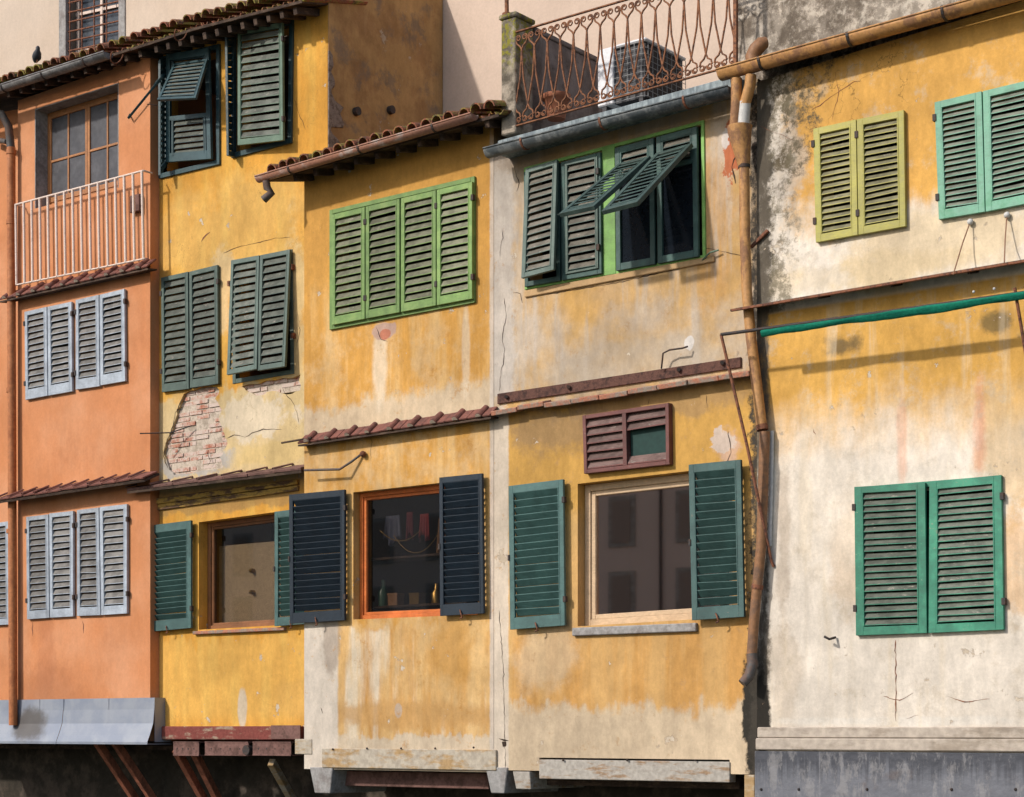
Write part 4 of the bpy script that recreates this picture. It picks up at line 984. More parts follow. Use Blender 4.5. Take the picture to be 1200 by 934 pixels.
# railing
RT = TW - .04
A, B = P(604, 38, RT), P(862, -38, RT); D, Cc = P(604, 148, RT), P(862, 76, RT)
mb = MB(); mb.beam(A, B, .03, .012); mb.beam(D, Cc, .03, .012); mb.beam(A, D, .025, .025, up=Vector((0, 1, 0))); mb.beam(B, Cc, .035, .035, up=Vector((0, 1, 0)))
rl = mb.build('railing', 'railrust', H4.root)
nb = 16
def rp(s_, t_): return (A.lerp(B, s_)).lerp(D.lerp(Cc, s_), t_)
for i in range(nb):
    s0 = i / nb; s1 = (i + 1) / nb; c0 = (i + .5) / nb; hw = .5 / nb; mb = MB(); r = .0095
    un, ln = rp(c0, .21), rp(c0, .82)
    # crossing bars: upper node of this bay to the lower nodes at the bay edges
    mb.tube([rp(c0, .2), rp(c0 - hw * .25, .5), rp(c0 - hw, .8)], r, 6); mb.tube([rp(c0, .2), rp(c0 + hw * .25, .5), rp(c0 + hw, .8)], r, 6)
    for sg in (-1, 1):
        mb.tube([rp(c0, .2), rp(c0 + sg * hw * .25, .165), rp(c0 + sg * hw * .75, .13), rp(c0 + sg * hw * .9, .09)], r, 6)
        ctr = rp(c0 + sg * hw * .5, .075); e1 = (B - A).normalized(); rr = .034
        mb.tube([ctr + (e1 * math.cos(t) * sg + UP * math.sin(t)) * (rr * (1 - k / 26)) for k, t in [(k, k * .55 - .4) for k in range(17)]], r * .8, 5)
        mb.tube([rp(c0 - hw * 0 + sg * hw, .8), rp(c0 + sg * hw * .75, .85), rp(c0 + sg * hw * .3, .875), rp(c0 + sg * hw * .15, .92)], r, 6)
        ctr = rp(c0 + sg * hw * .5, .94)
        mb.tube([ctr + (e1 * math.cos(t) * sg - UP * math.sin(t)) * (rr * (1 - k / 26)) for k, t in [(k, k * .55 - .4) for k in range(17)]], r * .8, 5)
    mb.build('railing_panel', 'railrust', rl)
# mossy parapet stub at the left of the terrace
c = Ctx('mossy_parapet', TW); a = c.noise(4, det=6, rough=.7); b = c.noise(18, det=5, rough=.7, off=3)
k = c.mix(smooth(a, .35, .6), (.40, .34, .27), (.10, .085, .065)); k = c.mix(smooth(b + c.z * 0, .46, .58) * smooth(c.z, P(590, 90, TW).z, P(590, 60, TW).z), k, (.22, .20, .03))
k = c.mix(smooth(c.z, P(590, 120, TW).z, P(590, 150, TW).z, 0, 1) if False else smooth(b, .62, .7, 0, .6), k, (.04, .035, .03))
M['parapet'] = c.finish(k, .95, b, .8, .02, spec=.1)
c = Ctx('stained_parapet', TW); a = c.noise(2.5, det=7, rough=.7); b = c.noise(14, det=5, rough=.7, off=3)
k = c.mix(smooth(a, .35, .65), (.22, .19, .18), (.11, .09, .08)); k = c.mix(smooth(b, .58, .68, 0, .7), k, (.03, .026, .022)); k = c.mix(smooth(c.streak(5, .4), .55, .7, 0, .5), k, (.30, .27, .25))
M['parapetside'] = c.finish(k, .95, b, .8, .02, spec=.1)
pa = P(587, 24, TW - .02); pb = P(604, 155, TW - .02)
mb = MB(); mb.box(pa.x, pb.x, -(TW - .02), -(TW - .02) + .3, pb.z, pa.z); mb.box(pa.x - .02, pb.x + .02, -(TW), -(TW) + .34, pa.z, pa.z + .05)
mb.build('parapet_pier', 'parapet', H4.root, bevel=.012)
zt = pa.z - .02
mb = MB(); mb.box(pa.x + .02, pb.x - .03, -(TW - .02) + .3, BACK - .01, pb.z - .1, zt - .03); mb.box(pa.x, pb.x - .01, -(TW - .02) + .345, BACK - .01, zt - .03, zt + .02); mb.build('parapet_wall', 'parapetside', H4.root, bevel=.008)
mb = MB(); p = P(594, 18, TW - .15); mb.tube([p, p + Vector((-.02, 0, 1.3))], .022, 8); mb.tube([p - Vector((0, 0, .03)), p + Vector((0, 0, .02))], .05, 8); mb.build('aerial_post', 'railrust', H4.root)
mb = MB(); mb.tube([P(634, 48, -.2), P(634, 80, -.2), P(631, 120, -.2), P(645, 150, -.2)], .012, 6); mb.tube([P(634, 70, -.2), P(622, 62, -.1), P(620, 75, -.1)], .008, 6); mb.build('cable', 'iron', H4.root)

# AC unit on the terrace
def acunit():
    # ground contact on the terrace slab: photo column 697..825
    w1 = .0
    zf = P(725, 122, w1 + .1).z
    xl = P(700, 100, w1).x; xr = P(757, 100, w1).x; dpt = .75; top = P(725, 52, w1).z
    y0 = -w1; y1 = y0 + dpt
    t = thing('air_conditioner', 'white air conditioner with dark wire grille behind the rusty terrace railing', 'air conditioner', ((xl + xr) / 2, (y0 + y1) / 2, zf))
    mb = MB(); mb.box(xl, xl + .2, y0, y1, zf + .06, top); mb.box(xl + .2, xr, y0 - .005, y1, top - .03, top + .003); mb.build('casing', 'whiteac', t, bevel=.012)
    mb = MB(); mb.box(xl + .205, xr - .03, y0 + .03, y1 - .03, zf + .06, top - .032); mb.build('coil', 'acdark', t)
    mb = MB(); zb_ = zf + .07; zt_ = top - .03; n = 9
    ys, xs_ = y0 + .006, xr - .012
    for i in range(n + 1):
        z = zb_ + (zt_ - zb_) * i / n; mb.tube([(xl + .2, ys, z), (xs_ - .05, ys, z), (xs_ - .015, ys + .015, z), (xs_, ys + .05, z), (xs_, y1, z)], .0038, 4)
    k = int((xs_ - xl - .2) / .085)
    for i in range(k + 1): x = xl + .2 + (xs_ - .05 - xl - .2) * i / k; mb.tube([(x, ys, zb_), (x, ys, zt_)], .0038, 4)
    for i in range(9): y = ys + .05 + (y1 - ys - .05) * i / 8; mb.tube([(xs_, y, zb_), (xs_, y, zt_)], .0038, 4)
    mb.build('grille', 'acwire', t)
    mb = MB(); 
    for x in (xl + .05, xr - .1): mb.box(x, x + .05, y0 + .02, y1 - .02, zf, zf + .06)
    mb.build('foot_rail', 'acdark', t)
acunit()
p = P(652, 140, .1)
mb = MB(); mb.tube([p, p + Vector((0, 0, .02)), p + Vector((0, 0, .2)), p + Vector((0, 0, .205)), p + Vector((0, 0, .25))], [.09, .095, .13, .15, .15], 16)
o = mb.build('flower_pot', 'clay', None); tag(o, 'small terracotta pot on the terrace behind the rusty railing', 'flower pot')

# =============================================================== pale house (right)
H5 = House('house', 'pale plaster house at right with mint, yellow and emerald shutters', W5, 887, 1300, 990, 96, -30)
fr, q = window(H5, [(955, 152), (1061, 130), (1063, 266), (958, 285)], mat='yellowpaint', t=.045, d1=.012)
shutter(fr, W5 + .015, (955, 152), (1005, 141), (1007, 276), (958, 285), 16, 'yellowpaint', 's_yellow', stile=.055, rail=.06, bot=.07, hinge='L')
shutter(fr, W5 + .015, (1006, 141), (1061, 130), (1063, 266), (1008, 276), 16, 'yellowpaint', 's_yellow', stile=.055, rail=.06, bot=.07, hinge='L')
fr, q = window(H5, [(1097, 121), (1216, 93), (1217, 237), (1102, 258)], mat='mintpaint', t=.045, d1=.012)
shutter(fr, W5 + .015, (1097, 121), (1152, 108), (1156, 249), (1102, 258), 17, 'mintpaint', 's_mint', stile=.055, rail=.06, bot=.08, hinge='L')
shutter(fr, W5 + .015, (1153.5, 108), (1216, 93), (1217, 237), (1157, 249), 17, 'mintpaint', 's_mint', stile=.055, rail=.06, bot=.08)
fr, q = window(H5, [(1003, 571), (1175, 557), (1178, 738), (1005, 745)], mat='emerald', t=.05, d1=.008, bot=.03)
shutter(fr, W5 + .012, (1003, 571), (1086, 566), (1088, 742), (1005, 745), 20, 'emerald', 's_emer', stile=.075, rail=.06, bot=.075, hinge='L')
shutter(fr, W5 + .012, (1091, 565), (1175, 557), (1178, 738), (1090, 742), 20, 'emerald', 's_emer', stile=.07, rail=.07, bot=.075, hinge='R')
pale = (.66, .59, .505); yel = (.62, .37, .075)
lower = lambda c: smooth(c.z, P(1000, 352, W5).z + .02, P(1000, 352, W5).z - .02)
pl = [
    # upper storey: yellow wash at the top and right, pale and grey stains at left
    lambda c: ((1 - c.below(1060, 235, .35, .5, 3, rough=.9)) * c.rightof(925, 200, .12, .6) * .92, (.58, .30, .048)),
    lambda c: (c.blob(1000, 320, 110, 18, 1.3, .5) * (1 - lower(c)) * .7, (.56, .47, .35)),
    lambda c: (c.blob(1085, 290, 120, 40, 1.3, .6) * (1 - lower(c)) * .55, (.60, .44, .22)),
    lambda c: (c.blob(925, 170, 20, 60, 1.5, .5) * .7, (.48, .42, .36)),
    lambda c: (smooth(c.vor(2.6, 'DISTANCE_TO_EDGE', warp=.5), .0, .014, .8, 0) * (1 - lower(c)) * c.blob(985, 120, 80, 60, 1, .5), (.20, .12, .04)),
    # lower storey: yellow at the head running down into pale
    lambda c: (lower(c) * (1 - c.below(1040, 492, .75, .9, 12, fx=3, rough=1.1)) * .95, (.58, .315, .06)),
    lambda c: (lower(c) * c.blob(1190, 520, 40, 90, 1.4, .6) * .5, (.58, .36, .12)),
    lambda c: (c.blob(1057, 510, 5, 50, 1.3, .8) * c.streak(14, .8) * .95, (.60, .27, .15)),
    lambda c: (c.blob(1148, 500, 7, 55, 1.3, .8) * c.streak(14, .8) * 1.1, (.60, .26, .16)),
    lambda c: (c.blob(1195, 650, 26, 60, 1.3, .6) * .6, (.58, .33, .13)),
    lambda c: (c.blob(995, 650, 22, 60, 1.4, .6) * .35, (.58, .38, .2)),
    lambda c: (c.blob(950, 600, 60, 60, 1.5, .7) * .45, (.62, .55, .46)),
    lambda c: (c.blob(918, 640, 8, 90, 1.5, .6) * .45, (.33, .25, .18)),
    lambda c: (c.blob(920, 800, 20, 60, 1.5, .6) * .4, (.40, .31, .22)),
    lambda c: (c.blob(1040, 845, 140, 6, 1.2, .4) * .8, (.66, .61, .54)),
    lambda c: (smooth(c.noise(3, det=7, rough=.75, off=33), .52, .66, 0, .5), (.50, .42, .32)),
    lambda c: (c.blob(985, 405, 22, 14, 1.5, .6) * .85, (.14, .10, .05)),
    lambda c: (c.blob(1170, 378, 18, 12, 1.5, .6) * .85, (.17, .12, .05)),
    lambda c: (smooth(c.streak(6, .5, 19), .55, .7, 0, .4) * lower(c), (.62, .52, .38)),
    # black mould down the left edge
    lambda c: ((1 - c.rightof(905, 250, .05, .5)) * smooth(c.noise(4, det=8, rough=.78, off=2), .36, .52) * (1 - lower(c)), (.065, .055, .042)),
    lambda c: (c.blob(930, 130, 45, 60, 1.8, .25) * (1 - lower(c)) * smooth(c.noise(6, det=8, rough=.8, off=71), .42, .56), (.12, .095, .06)),
    lambda c: ((1 - c.rightof(935, 250, .1, .9)) * smooth(c.noise(7, det=7, rough=.8, off=6), .45, .6, 0, .85) * (1 - lower(c)), (.16, .135, .09)),
    lambda c: ((1 - c.rightof(901, 250, .03, .2)) * smooth(c.noise(7, st=(1.5, 1.5, .6), det=8, rough=.8, off=61), .3, .55, .45, 1), (.11, .092, .07)),
    lambda c: (c.blob(892, 840, 12, 60, 1.0, .3), (.025, .022, .018)),
]
H5.wall(plaster('pale_limewash', W5, pale, pl)); H5.shellroom(BACK)
cracks(H5, W5, [(.01, (1049, 750), (1050, 800), (1050, 845)), (.007, (1035, 816), (1055, 821), (1070, 812)), (.007, (1110, 816), (1130, 823), (1160, 819)), (.006, (1062, 842), (1076, 838)),
                (.006, (979, 84), (983, 110), (975, 140)), (.006, (950, 130), (1000, 96), (1010, 95)), (.01, (953, 503), (956, 509)), (.004, (890, 148), (930, 164))], mat='rust')
# upper set back stained wall above the eave
c_w = .2
def stain(c):
    return c.mix(smooth(c.noise(2.2, det=8, rough=.75, off=3), .44, .56), (.52, .45, .37), (.19, .155, .12))
up_m = plaster('stained_upper_plaster', c_w, stain, [lambda c: (smooth(c.noise(9, det=8, rough=.8, off=8), .43, .53) * smooth(c.z + c.wob[0] * 1.2, P(1100, 60, .2).z, P(1100, 0, .2).z, 1, .5), (.08, .06, .045)),
      lambda c: (smooth(c.noise(5, det=6, rough=.7, off=18), .55, .65, 0, .7), (.56, .50, .42))], bumpk=1.5)
xa = P(861, 40, c_w).x; mb = MB(); mb.box(xa, P(1300, 40, c_w).x, -c_w, -c_w + .3, P(1000, 75, c_w).z - .5, P(1000, -160, c_w).z); mb.build('upper_wall', up_m, H5.root)
mb = MB(); mb.box(xa, xa + .2, -c_w + .305, BACK - .01, P(861, 100, c_w).z, P(1000, -160, c_w).z); mb.build('side_wall', up_m, H5.root)
# mossy drip ledge and gutter
E5 = W5 + .14
mb = MB(); c_ = [P(870, 84, E5), P(1290, -36, E5)]; v1 = Vector((0, E5 - c_w + .0, .12)); hh = Vector((0, 0, .03))
mb.box8([c_[0], c_[1], c_[1] + v1, c_[0] + v1, c_[0] + hh, c_[1] + hh, c_[1] + v1 + hh, c_[0] + v1 + hh])
mb.build('drip_ledge', metal('mossy_slate', (.07, .06, .04), (.12, .13, .03), .9, scale=12, spec=.1, bump=.8), H5.root, bevel=.004)
g = gutter(H5, P(845, 84, E5 + .09), P(1290, -38, E5 + .09), .088, 'ochrepipe', ns=4)
PW = W5 + .1
rod(H5, [(884, 82, E5 + .0), (882, 66, E5), (886, 58, E5), (893, 51, E5 - .02), (897, 50, E5 - .05)], [.07, .07, .07, .065, .055], 'browngpipe', 'overflow_pipe', 14)
rod(H5, [(863, 92, PW + .1), (863, 122, PW + .1), (861, 152, PW + .06)], .052, 'ochrepipe', 'pipe_branch', 14)
rod(H5, [(880, 88, PW + .1), (879, 100, PW + .1), (873, 122, PW + .08)], .052, 'ochrepipe', 'pipe_branch', 14)
rod(H5, [(873.5, 119, PW + .08), (871, 150, PW + .06)], .054, 'white', 'white_pipe_piece', 14)
mb = MB(); mb.tube([P(867, 148, PW + .04), P(867, 156, PW + .04), P(871, 186, PW), P(872, 197, PW)], [.12, .11, .068, .053], 16); mb.build('hopper', 'ochrepipe', H5.root)
dp = rod(H5, [(872, 196, PW), (873, 280, PW), (875, 340, PW), (880, 395, PW), (888, 460, PW), (893, 503, PW)], .05, 'ochrepipe', 'downpipe', 14)
b = MB(); b.tube([P(892.5, 498, PW), P(893.5, 504, PW)], .056, 14); b.build('pipe_collar', 'rust', dp)
b = MB(); b.tube([P(872, 193, PW), P(872, 197, PW)], .058, 14); b.build('pipe_collar', 'iron', dp)
dp = rod(H5, [(896, 506, PW), (894, 580, PW), (892, 640, PW), (887, 690, PW), (883, 735, PW), (881, 768, PW)], .048, 'browngpipe', 'downpipe', 14)
rod(H5, [(881, 766, PW), (882, 778, PW), (878, 792, PW + .03), (870, 801, PW + .08)], [.05, .052, .05, .046], 'castiron', 'pipe_shoe', 14)
b = MB(); b.tube([P(888, 685, PW), P(887, 690, PW)], .056, 14); b.build('pipe_collar', 'rust', dp)
rod(H5, [(905, 505, W5 + .02), (904, 575, W5 + .02), (902, 640, W5 + .02)], .02, 'white', 'conduit', 8)
strut(H5, (880, 290, W5 + .02), (900, 270, W5 + .02), 'rust', (.03, .03))
# sheet canopy under the storey line
mb = MB(); A, B = P(862, 363, W5 + .22), P(1290, 291, W5 + .22); inn = Vector((0, .22, .06))
mb.box8([A, B, B + inn, A + inn, A + UP * .015, B + UP * .015, B + inn + UP * .015, A + inn + UP * .015])
tc = mb.build('sheet_canopy', metal('green_black_sheet', (.03, .045, .038), (.10, .09, .07), .7, scale=5, st=(.4, 1, 1)), H5.root, bevel=.003)
mb = MB(); mb.beam(A - Vector((.05, .0, 0)), B, .03, .02); mb.build('canopy_edge', 'rust', tc)
for x, y in ((960, 347), (1045, 333), (1135, 318)):
    mb = MB(); a_ = P(x, y, W5 + .2); mb.beam(a_ - UP * .015, a_ + Vector((.0, .19, .035)), .02, .02); mb.build('canopy_bracket', 'iron', tc)
# rolled awning
AW = W5 + .42
A, B = P(893, 389, AW), P(1300, 329, AW)
fr_ = rod(H5, [(845, 392, AW), (868, 389, AW), (1300, 329, AW)], .016, 'iron', 'awning', 8)
mb = MB(); N_ = 90; vs = []; m_ = 12
for i in range(N_ + 1):
    t = i / N_; c0 = A.lerp(B, t); sag = .008 * math.sin(t * 9) + .004 * math.sin(t * 31)
    fat = (.021 if i else .02) * (1 + .12 * math.sin(t * 17))
    for k in range(m_):
        a_ = 2 * math.pi * k / m_; fat_ = fat * (1 + .18 * math.sin(t * 60 + k * 2.1) * random.uniform(.3, 1)); vs.append(c0 + Vector((0, math.cos(a_) * .032, math.sin(a_) * fat_ - .005 + (sag - .022 if math.sin(a_) < -.5 else 0))))
mb.add(vs, [(i * m_ + k, i * m_ + (k + 1) % m_, (i + 1) * m_ + (k + 1) % m_, (i + 1) * m_ + k) for i in range(N_) for k in range(m_)], 0, True); mb.add(vs[:m_], [tuple(range(m_))])
mb.build('rolled_cloth', 'awning', fr_)
mb = MB(); e = [A + Vector((0, 0, -.02)), A.lerp(B, .8) + Vector((0, .01, -.06)), A.lerp(B, .8) + Vector((0, .05, -.10)), A + Vector((.05, .05, -.13)), A + Vector((-.02, .02, -.05))]
def arm(pts):
    mb = MB(); mb.tube([P(*p) for p in pts], .015, 8); mb.build('awning_arm', 'rust', fr_)
arm([(845, 392, AW), (875, 520, W5 + .33), (904, 658, W5 + .03), (907, 664, W5 + .01)]); arm([(1189, 337, AW), (1198, 390, AW - .1), (1215, 500, AW - .4)])
for x in (1141, 1165):
    mb = MB(); mb.ball(P(x, 342 - (x - 1141) * .15, AW + .04), .012); mb.build('cloth_clip', 'white', fr_)
# cords below the mint shutters
for pts in ([(1137, 260, W5 + .03), (1128, 285, W5 + .12), (1117, 322, W5 + .28)], [(1180, 252, W5 + .03), (1178, 280, W5 + .12), (1177, 308, W5 + .28)]):
    rod(H5, pts, .006, 'rope', 'cord', 5)
    mb = MB(); mb.ball(P(*pts[0]), .028); mb.build('insulator', 'white', H5.root)
rod(H5, [(966, 746, W5 + .1), (972, 749, W5 + .1), (979, 747, W5 + .02)], .012, 'iron', 'iron_hook')
# concrete band and sheet metal apron
zt, zm = P(1040, 852, W5).z, P(1040, 880, W5).z
xl, xr = P(883, 860, W5 + .08).x, H5.x1
mb = MB(); mb.box(xl, xr, -W5 - .05, -W5 + .2, zm, zm + (zt - zm) * .52); mb.box(xl + .01, xr, -W5 - .035, -W5 + .2, zm + (zt - zm) * .53, zt); mb.build('concrete_band', 'concrete', H5.root, bevel=.01)
zl_ = zm - 1.2
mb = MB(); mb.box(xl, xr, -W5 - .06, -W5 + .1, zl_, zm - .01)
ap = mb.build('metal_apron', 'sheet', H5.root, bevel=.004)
for x in (892, 936, 1016, 1115, 1190):
    mb = MB(); mb.ball(P(x, 925, W5 + .062), .014); mb.build('bolt', 'iron', ap)
plank(H5, 872, 884, 908, 940, W5, 'whiteplank', .0, 'corner_block')

# =============================================================== cream building behind
cream_m = plaster('cream_plaster', -BACK, (.52, .415, .325), [lambda c: (smooth(c.noise(.8, det=5, off=3), .4, .7, 0, .6), (.55, .455, .37)), lambda c: (c.rightof(505, 60, .4, .3) * .6, (.55, .42, .34))], var=.07, bumpk=.3, flake=0.0)
CB = thing('building', 'tall cream building behind the rooftops with a barred window', 'building', (P(600, 855, -BACK).x, BACK, -1.0))
xl, xr = P(-400, 100, -BACK).x, P(1700, 100, -BACK).x
gq = Q(-BACK, (75, -60), (142, -78), (142, 62), (75, 75))
mbh = House.__new__(House); mbh.w = -BACK; mbh.root = CB; mbh.holes = [hole(gq, 0)]
mbh.wall(cream_m, outline=[(xl, -1.0), (xr, -1.0), (xr, P(600, -420, -BACK).z), (xl, P(600, -420, -BACK).z)])
mb = MB(); zt = P(600, -420, -BACK).z; mb.box(xl, xr, BACK + .5, BACK + 6, -1, zt); mb.build('rear_block', cream_m, CB)
qf = gq
mb = MB(); qf.box(mb, -.10, .06, -.1, qf.H, -.1, .02); qf.box(mb, qf.W - .04, qf.W + .1, -.1, qf.H, -.1, .02); qf.box(mb, -.1, qf.W + .1, qf.H, qf.H + .15, -.1, .02); wn = mb.build('window', 'stonegrey', CB, bevel=.005)
mb = MB(); qf.box(mb, .06, qf.W - .04, -.1, qf.H, -.22, -.2); mb.build('pane', 'darkpane', wn)
mb = MB(); k = 5
for i in range(k): a_ = .1 + (qf.W - .18) * i / (k - 1); mb.tube([qf.pt(a_, -.05, -.03), qf.pt(a_, qf.H, -.03)], .012, 6)
for i in range(13): b_ = .05 + i * qf.H / 12; mb.tube([qf.pt(.05, b_, -.03), qf.pt(qf.W - .03, b_, -.03)], .012, 6)
mb.build('iron_grille', 'rust', wn)
mb = MB()
for i in range(3): a_ = .12 + (qf.W - .22) * i / 2; qf.box(mb, a_ - .025, a_ + .025, 0, qf.H, -.19, -.16)
for b_ in (.2, .75, 1.3): qf.box(mb, .06, qf.W - .05, b_, b_ + .04, -.19, -.165)
mb.build('sash', 'whiteiron', wn)

# =============================================================== bridge below, river, opposite bank
BR = thing('bridge', 'dark stone bridge wall under the overhanging houses', 'bridge', (0, .9, -7))
zlow = P(600, 868, -.8).z
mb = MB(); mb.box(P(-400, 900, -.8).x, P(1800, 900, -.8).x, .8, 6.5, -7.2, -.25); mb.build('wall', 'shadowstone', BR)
mb = MB(); mb.box(P(-400, 900, 0).x, P(1800, 900, 0).x, .25, .8, -.26, -.2) ; mb.build('soffit', 'darkwood', BR)
def sheet(name, x0, x1, y0, y1, z, mat):
    mb = MB(); mb.add([(x0, y0, z), (x1, y0, z), (x1, y1, z), (x0, y1, z)], [(0, 1, 2, 3)]); o = mb.build(name, mat, None); o['kind'] = 'structure'; return o
c = Ctx('river_water'); wv = c.noise(1.2, st=(1, 1, 1), det=4)
M['water'] = c.finish((.05, .06, .035), .12, wv, .5, .15, spec=.5)
sheet('water', -400, 400, -400, 400, -7, 'water')
M['farshutter'] = plain('faded_brown_shutter', (.34, .24, .18), .8)
OB = thing('building', 'pale riverside building mirrored in the pale framed window', 'building', (P(735, 700, -50).x, -50, -6))
ox = P(735, 650, -50).x
mb = MB(); mb.box(ox - 58, ox + 14, -60, -50, -7.2, 27); mb.build('wall', plain('pinkish_plaster', (.74, .54, .42), .9), OB)
mb = MB(); mb.box(ox - 58.6, ox + 14.6, -60.6, -49.2, 27.003, 27.3); mb.build('roof', 'terracotta', OB)
zc = [P(735, 612, -50).z, P(735, 700, -50).z]; dz = zc[0] - zc[1]
for i in range(-12, 4):
    for j in range(-1, 7):
        x = ox + i * 3.4; z = zc[1] + j * dz
        mb = MB(); mb.box(x - .68, x + .68, -50.0, -49.93, z - 1.08, z + 1.08); wn = mb.build('window', 'concrete', OB)
        mb = MB(); mb.box(x - .48, x + .48, -49.925, -49.88, z - .9, z + .9); mb.build('shutter', 'farshutter', wn)
mb = MB(); mb.tube([(ox + 2.0, -49.9, -6), (ox + 2.0, -49.9, 27)], .06, 8); mb.build('downpipe', 'iron', OB)

# =============================================================== things behind the glass
# cabinet door seen through the lower window of the yellow house
a, b = P(256, 640, -.30), P(352, 760, -.30)
t = thing('cabinet', 'cream lacquered cabinet door with two brass knobs inside the brown framed window', 'cabinet', ((a.x + b.x) / 2, .5, b.z))
mb = MB(); mb.box(a.x, b.x, .30, .45, b.z, a.z); mb.build('door', 'cream_door', t, bevel=.01)
for x, y in ((296, 669), (296, 694)):
    mb = MB(); p = P(x, y, -.28); mb.tube([p + Vector((0, .02, 0)), p - Vector((0, .015, 0))], .03, 12); mb.ball(p - Vector((0, .03, 0)), .026); mb.build('knob', 'brass', t)
# shop window of the ochre house
x0, x1 = P(430, 700, .1).x, P(552, 700, .1).x; y = -.12
for zz, lab in ((P(480, 712, 0).z, 'dark display shelf low behind the orange framed window'), (P(480, 655, 0).z, 'dark display shelf halfway up behind the orange framed window')):
    mb = MB(); mb.box(x0, x1, y, y + .35, zz, zz + .025); o = mb.build('shelf', 'darkwood', None); tag(o, lab, 'shelf', 'display shelves')
zs_ = [P(480, 712, 0).z + .026, P(480, 655, 0).z + .026]
specs = [('box', 'tancloth', .25, .14, 0, 'tan leather box on the low display shelf'), ('bottle', 'greenbox', .08, .30, 0, 'green glass bottle on the low display shelf'), ('box', 'gold', .55, .13, 0, 'gold gift box on the low display shelf'), ('statuette', 'gold', .82, .22, 0, 'small gold statuette on the low display shelf')]
for nm, mt, fx_, hh, sh, lab in specs:
    x = x0 + (x1 - x0) * (.06 + fx_ * .7); mb = MB()
    if nm == 'box': mb.box(x - .07, x + .07, y + .05, y + .17, zs_[sh], zs_[sh] + hh * .8); mb.box(x - .075, x + .075, y + .045, y + .175, zs_[sh] + hh * .8, zs_[sh] + hh)
    else: mb.tube([(x, y + .1, zs_[sh]), (x, y + .1, zs_[sh] + hh * .5), (x, y + .1, zs_[sh] + hh * .7), (x, y + .1, zs_[sh] + hh)], [.06, .065, .03, .022], 12)
    o = mb.build(nm, mt, None, bevel=.003 if nm == 'box' else 0); tag(o, lab, nm)
M['bluecloth'] = plain('grey_blue_cloth', (.12, .13, .19), .8); M['winecloth'] = plain('wine_cloth', (.16, .02, .03), .8)
for i, (px_, wd_, hh, mt, lab) in enumerate(((474, .09, .26, 'winecloth', 'dark wine scarf hanging narrow behind the shop glass'), (487, .13, .24, 'redcloth', 'bright red scarf with pointed hem hanging behind the shop glass'),
        (444, .22, .28, 'bluecloth', 'wide grey blue shawl hanging at left behind the shop glass'), (505, .14, .36, 'tancloth', 'tan scarf hanging beside the red one behind the shop glass'))):
    p = P(px_, 600 + i * 2, .1); mb = MB(); vs = []; N_ = 16; M_ = 6
    for k in range(N_ + 1):
        for l in range(M_ + 1):
            f = l / M_; spread = 1 + .35 * f
            vs.append((p.x + wd_ * ((k / N_ - .5) * spread + .5), y + .06 + (.006 + .022 * f) * math.sin(k * 1.45 + i) + .03 * i, p.z - f * (hh + .05 * math.sin(k * .5 + i * 2) + .03 * random.random() * (l == M_))))
    mb.add(vs, [(k * (M_ + 1) + l, k * (M_ + 1) + l + 1, (k + 1) * (M_ + 1) + l + 1, (k + 1) * (M_ + 1) + l) for k in range(N_) for l in range(M_)], 0, True); o = mb.build('scarf', mt, None)
    sm = o.modifiers.new('thick', 'SOLIDIFY'); sm.thickness = .005; tag(o, lab, 'scarf', 'scarves in the shop window')
for i, (xa_, xb_, dip, lab) in enumerate(((446, 492, 12, 'gold bead garland hanging in a shallow curve behind the shop glass'), (462, 512, 20, 'gold bead garland hanging in the lower deeper curve behind the shop glass'))):
    mb = MB()
    for k in range(26):
        t_ = k / 25; q_ = P(xa_ + (xb_ - xa_) * t_, 622 + i * 6 + dip * 4 * t_ * (1 - t_), .13); mb.ball(q_, .0085, 0, 6, 4)
    mb.tube([P(xa_ + (xb_ - xa_) * k / 25, 622 + i * 6 + dip * 4 * (k / 25) * (1 - k / 25), .13) for k in range(26)], .003, 4)
    o = mb.build('bead_garland', 'gold', None); tag(o, lab, 'garland', 'garlands in the shop window')

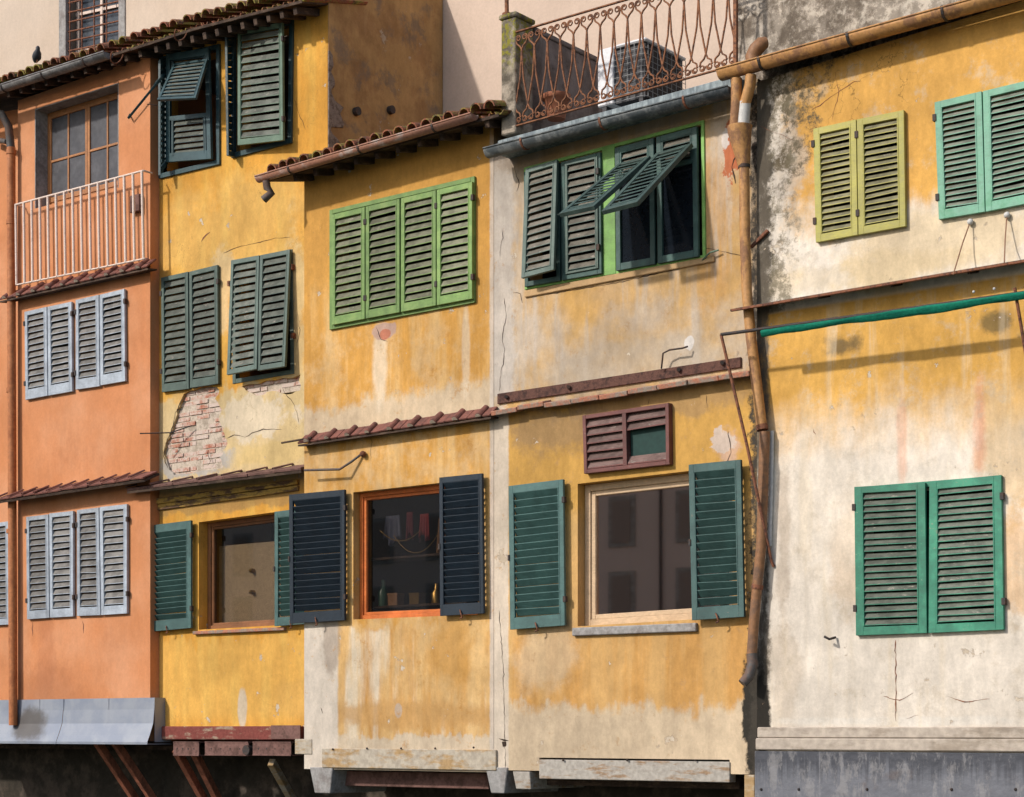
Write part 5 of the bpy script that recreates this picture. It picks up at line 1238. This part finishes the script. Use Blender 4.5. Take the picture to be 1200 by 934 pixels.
# =============================================================== pigeon on the gutter
p = P(43, 74, EV + .05)
t = thing('pigeon', 'dark pigeon sitting on the tiled roof edge above the orange house', 'bird', p)
mb = MB()
L = Vector((.9, -.45, 0)).normalized()
mb.tube([p + L * -.13 + UP * .05, p + L * -.07 + UP * .065, p + UP * .08, p + L * .05 + UP * .115, p + L * .07 + UP * .15, p + L * .075 + UP * .175, p + L * .085 + UP * .195], [.008, .04, .06, .05, .028, .028, .012], 12)
mb.build('body', 'bird', t)
mb = MB(); mb.tube([p + L * .095 + UP * .178, p + L * .13 + UP * .17], [.008, .002], 6); mb.build('beak', 'iron', t)
mb = MB(); mb.tube([p + UP * .04, p + UP * .0], .006, 5); mb.tube([p + UP * .04 + L * .03, p + L * .03], .006, 5); mb.build('leg', 'rust', t)

# =============================================================== sky, sun, camera
EL, AZ = 33, 24      # elevation; degrees to the left of straight out from the wall
sd = Vector((-math.sin(R(AZ)) * math.cos(R(EL)), -math.cos(R(AZ)) * math.cos(R(EL)), math.sin(R(EL))))
sun = bpy.data.lights.new('sun', 'SUN'); sun.energy = 2.95; sun.angle = R(2.2); sun.color = (1, .945, .875)
so = bpy.data.objects.new('sun', sun); COL.objects.link(so); so.rotation_euler = (-sd).to_track_quat('-Z', 'Y').to_euler(); so.location = (0, -20, 30)
w = bpy.data.worlds.new('World'); sc.world = w; w.use_nodes = True; nt = w.node_tree
sky = nt.nodes.new('ShaderNodeTexSky'); sky.sky_type = 'NISHITA'; sky.sun_disc = False; sky.sun_elevation = R(EL)
sky.sun_rotation = math.atan2(sd.x, sd.y); sky.air_density = 1.0; sky.dust_density = 2.0
nt.links.new(sky.outputs[0], nt.nodes['Background'].inputs[0]); nt.nodes['Background'].inputs[1].default_value = .15
cam = bpy.data.cameras.new('camera'); co = bpy.data.objects.new('camera', cam); COL.objects.link(co); sc.camera = co
co.location = CAM; co.rotation_euler = (R(90), 0, PHI)
cam.sensor_width = 36; cam.lens = F / 1200 * 36; cam.shift_y = (HY - 467) / 1200; cam.clip_end = 2000; cam.clip_start = .1
sc.view_settings.view_transform = 'Standard'; sc.view_settings.look = 'None'; sc.view_settings.exposure = 0.25; sc.view_settings.gamma = 1
sc.cycles.max_bounces = 6; sc.cycles.transparent_max_bounces = 12
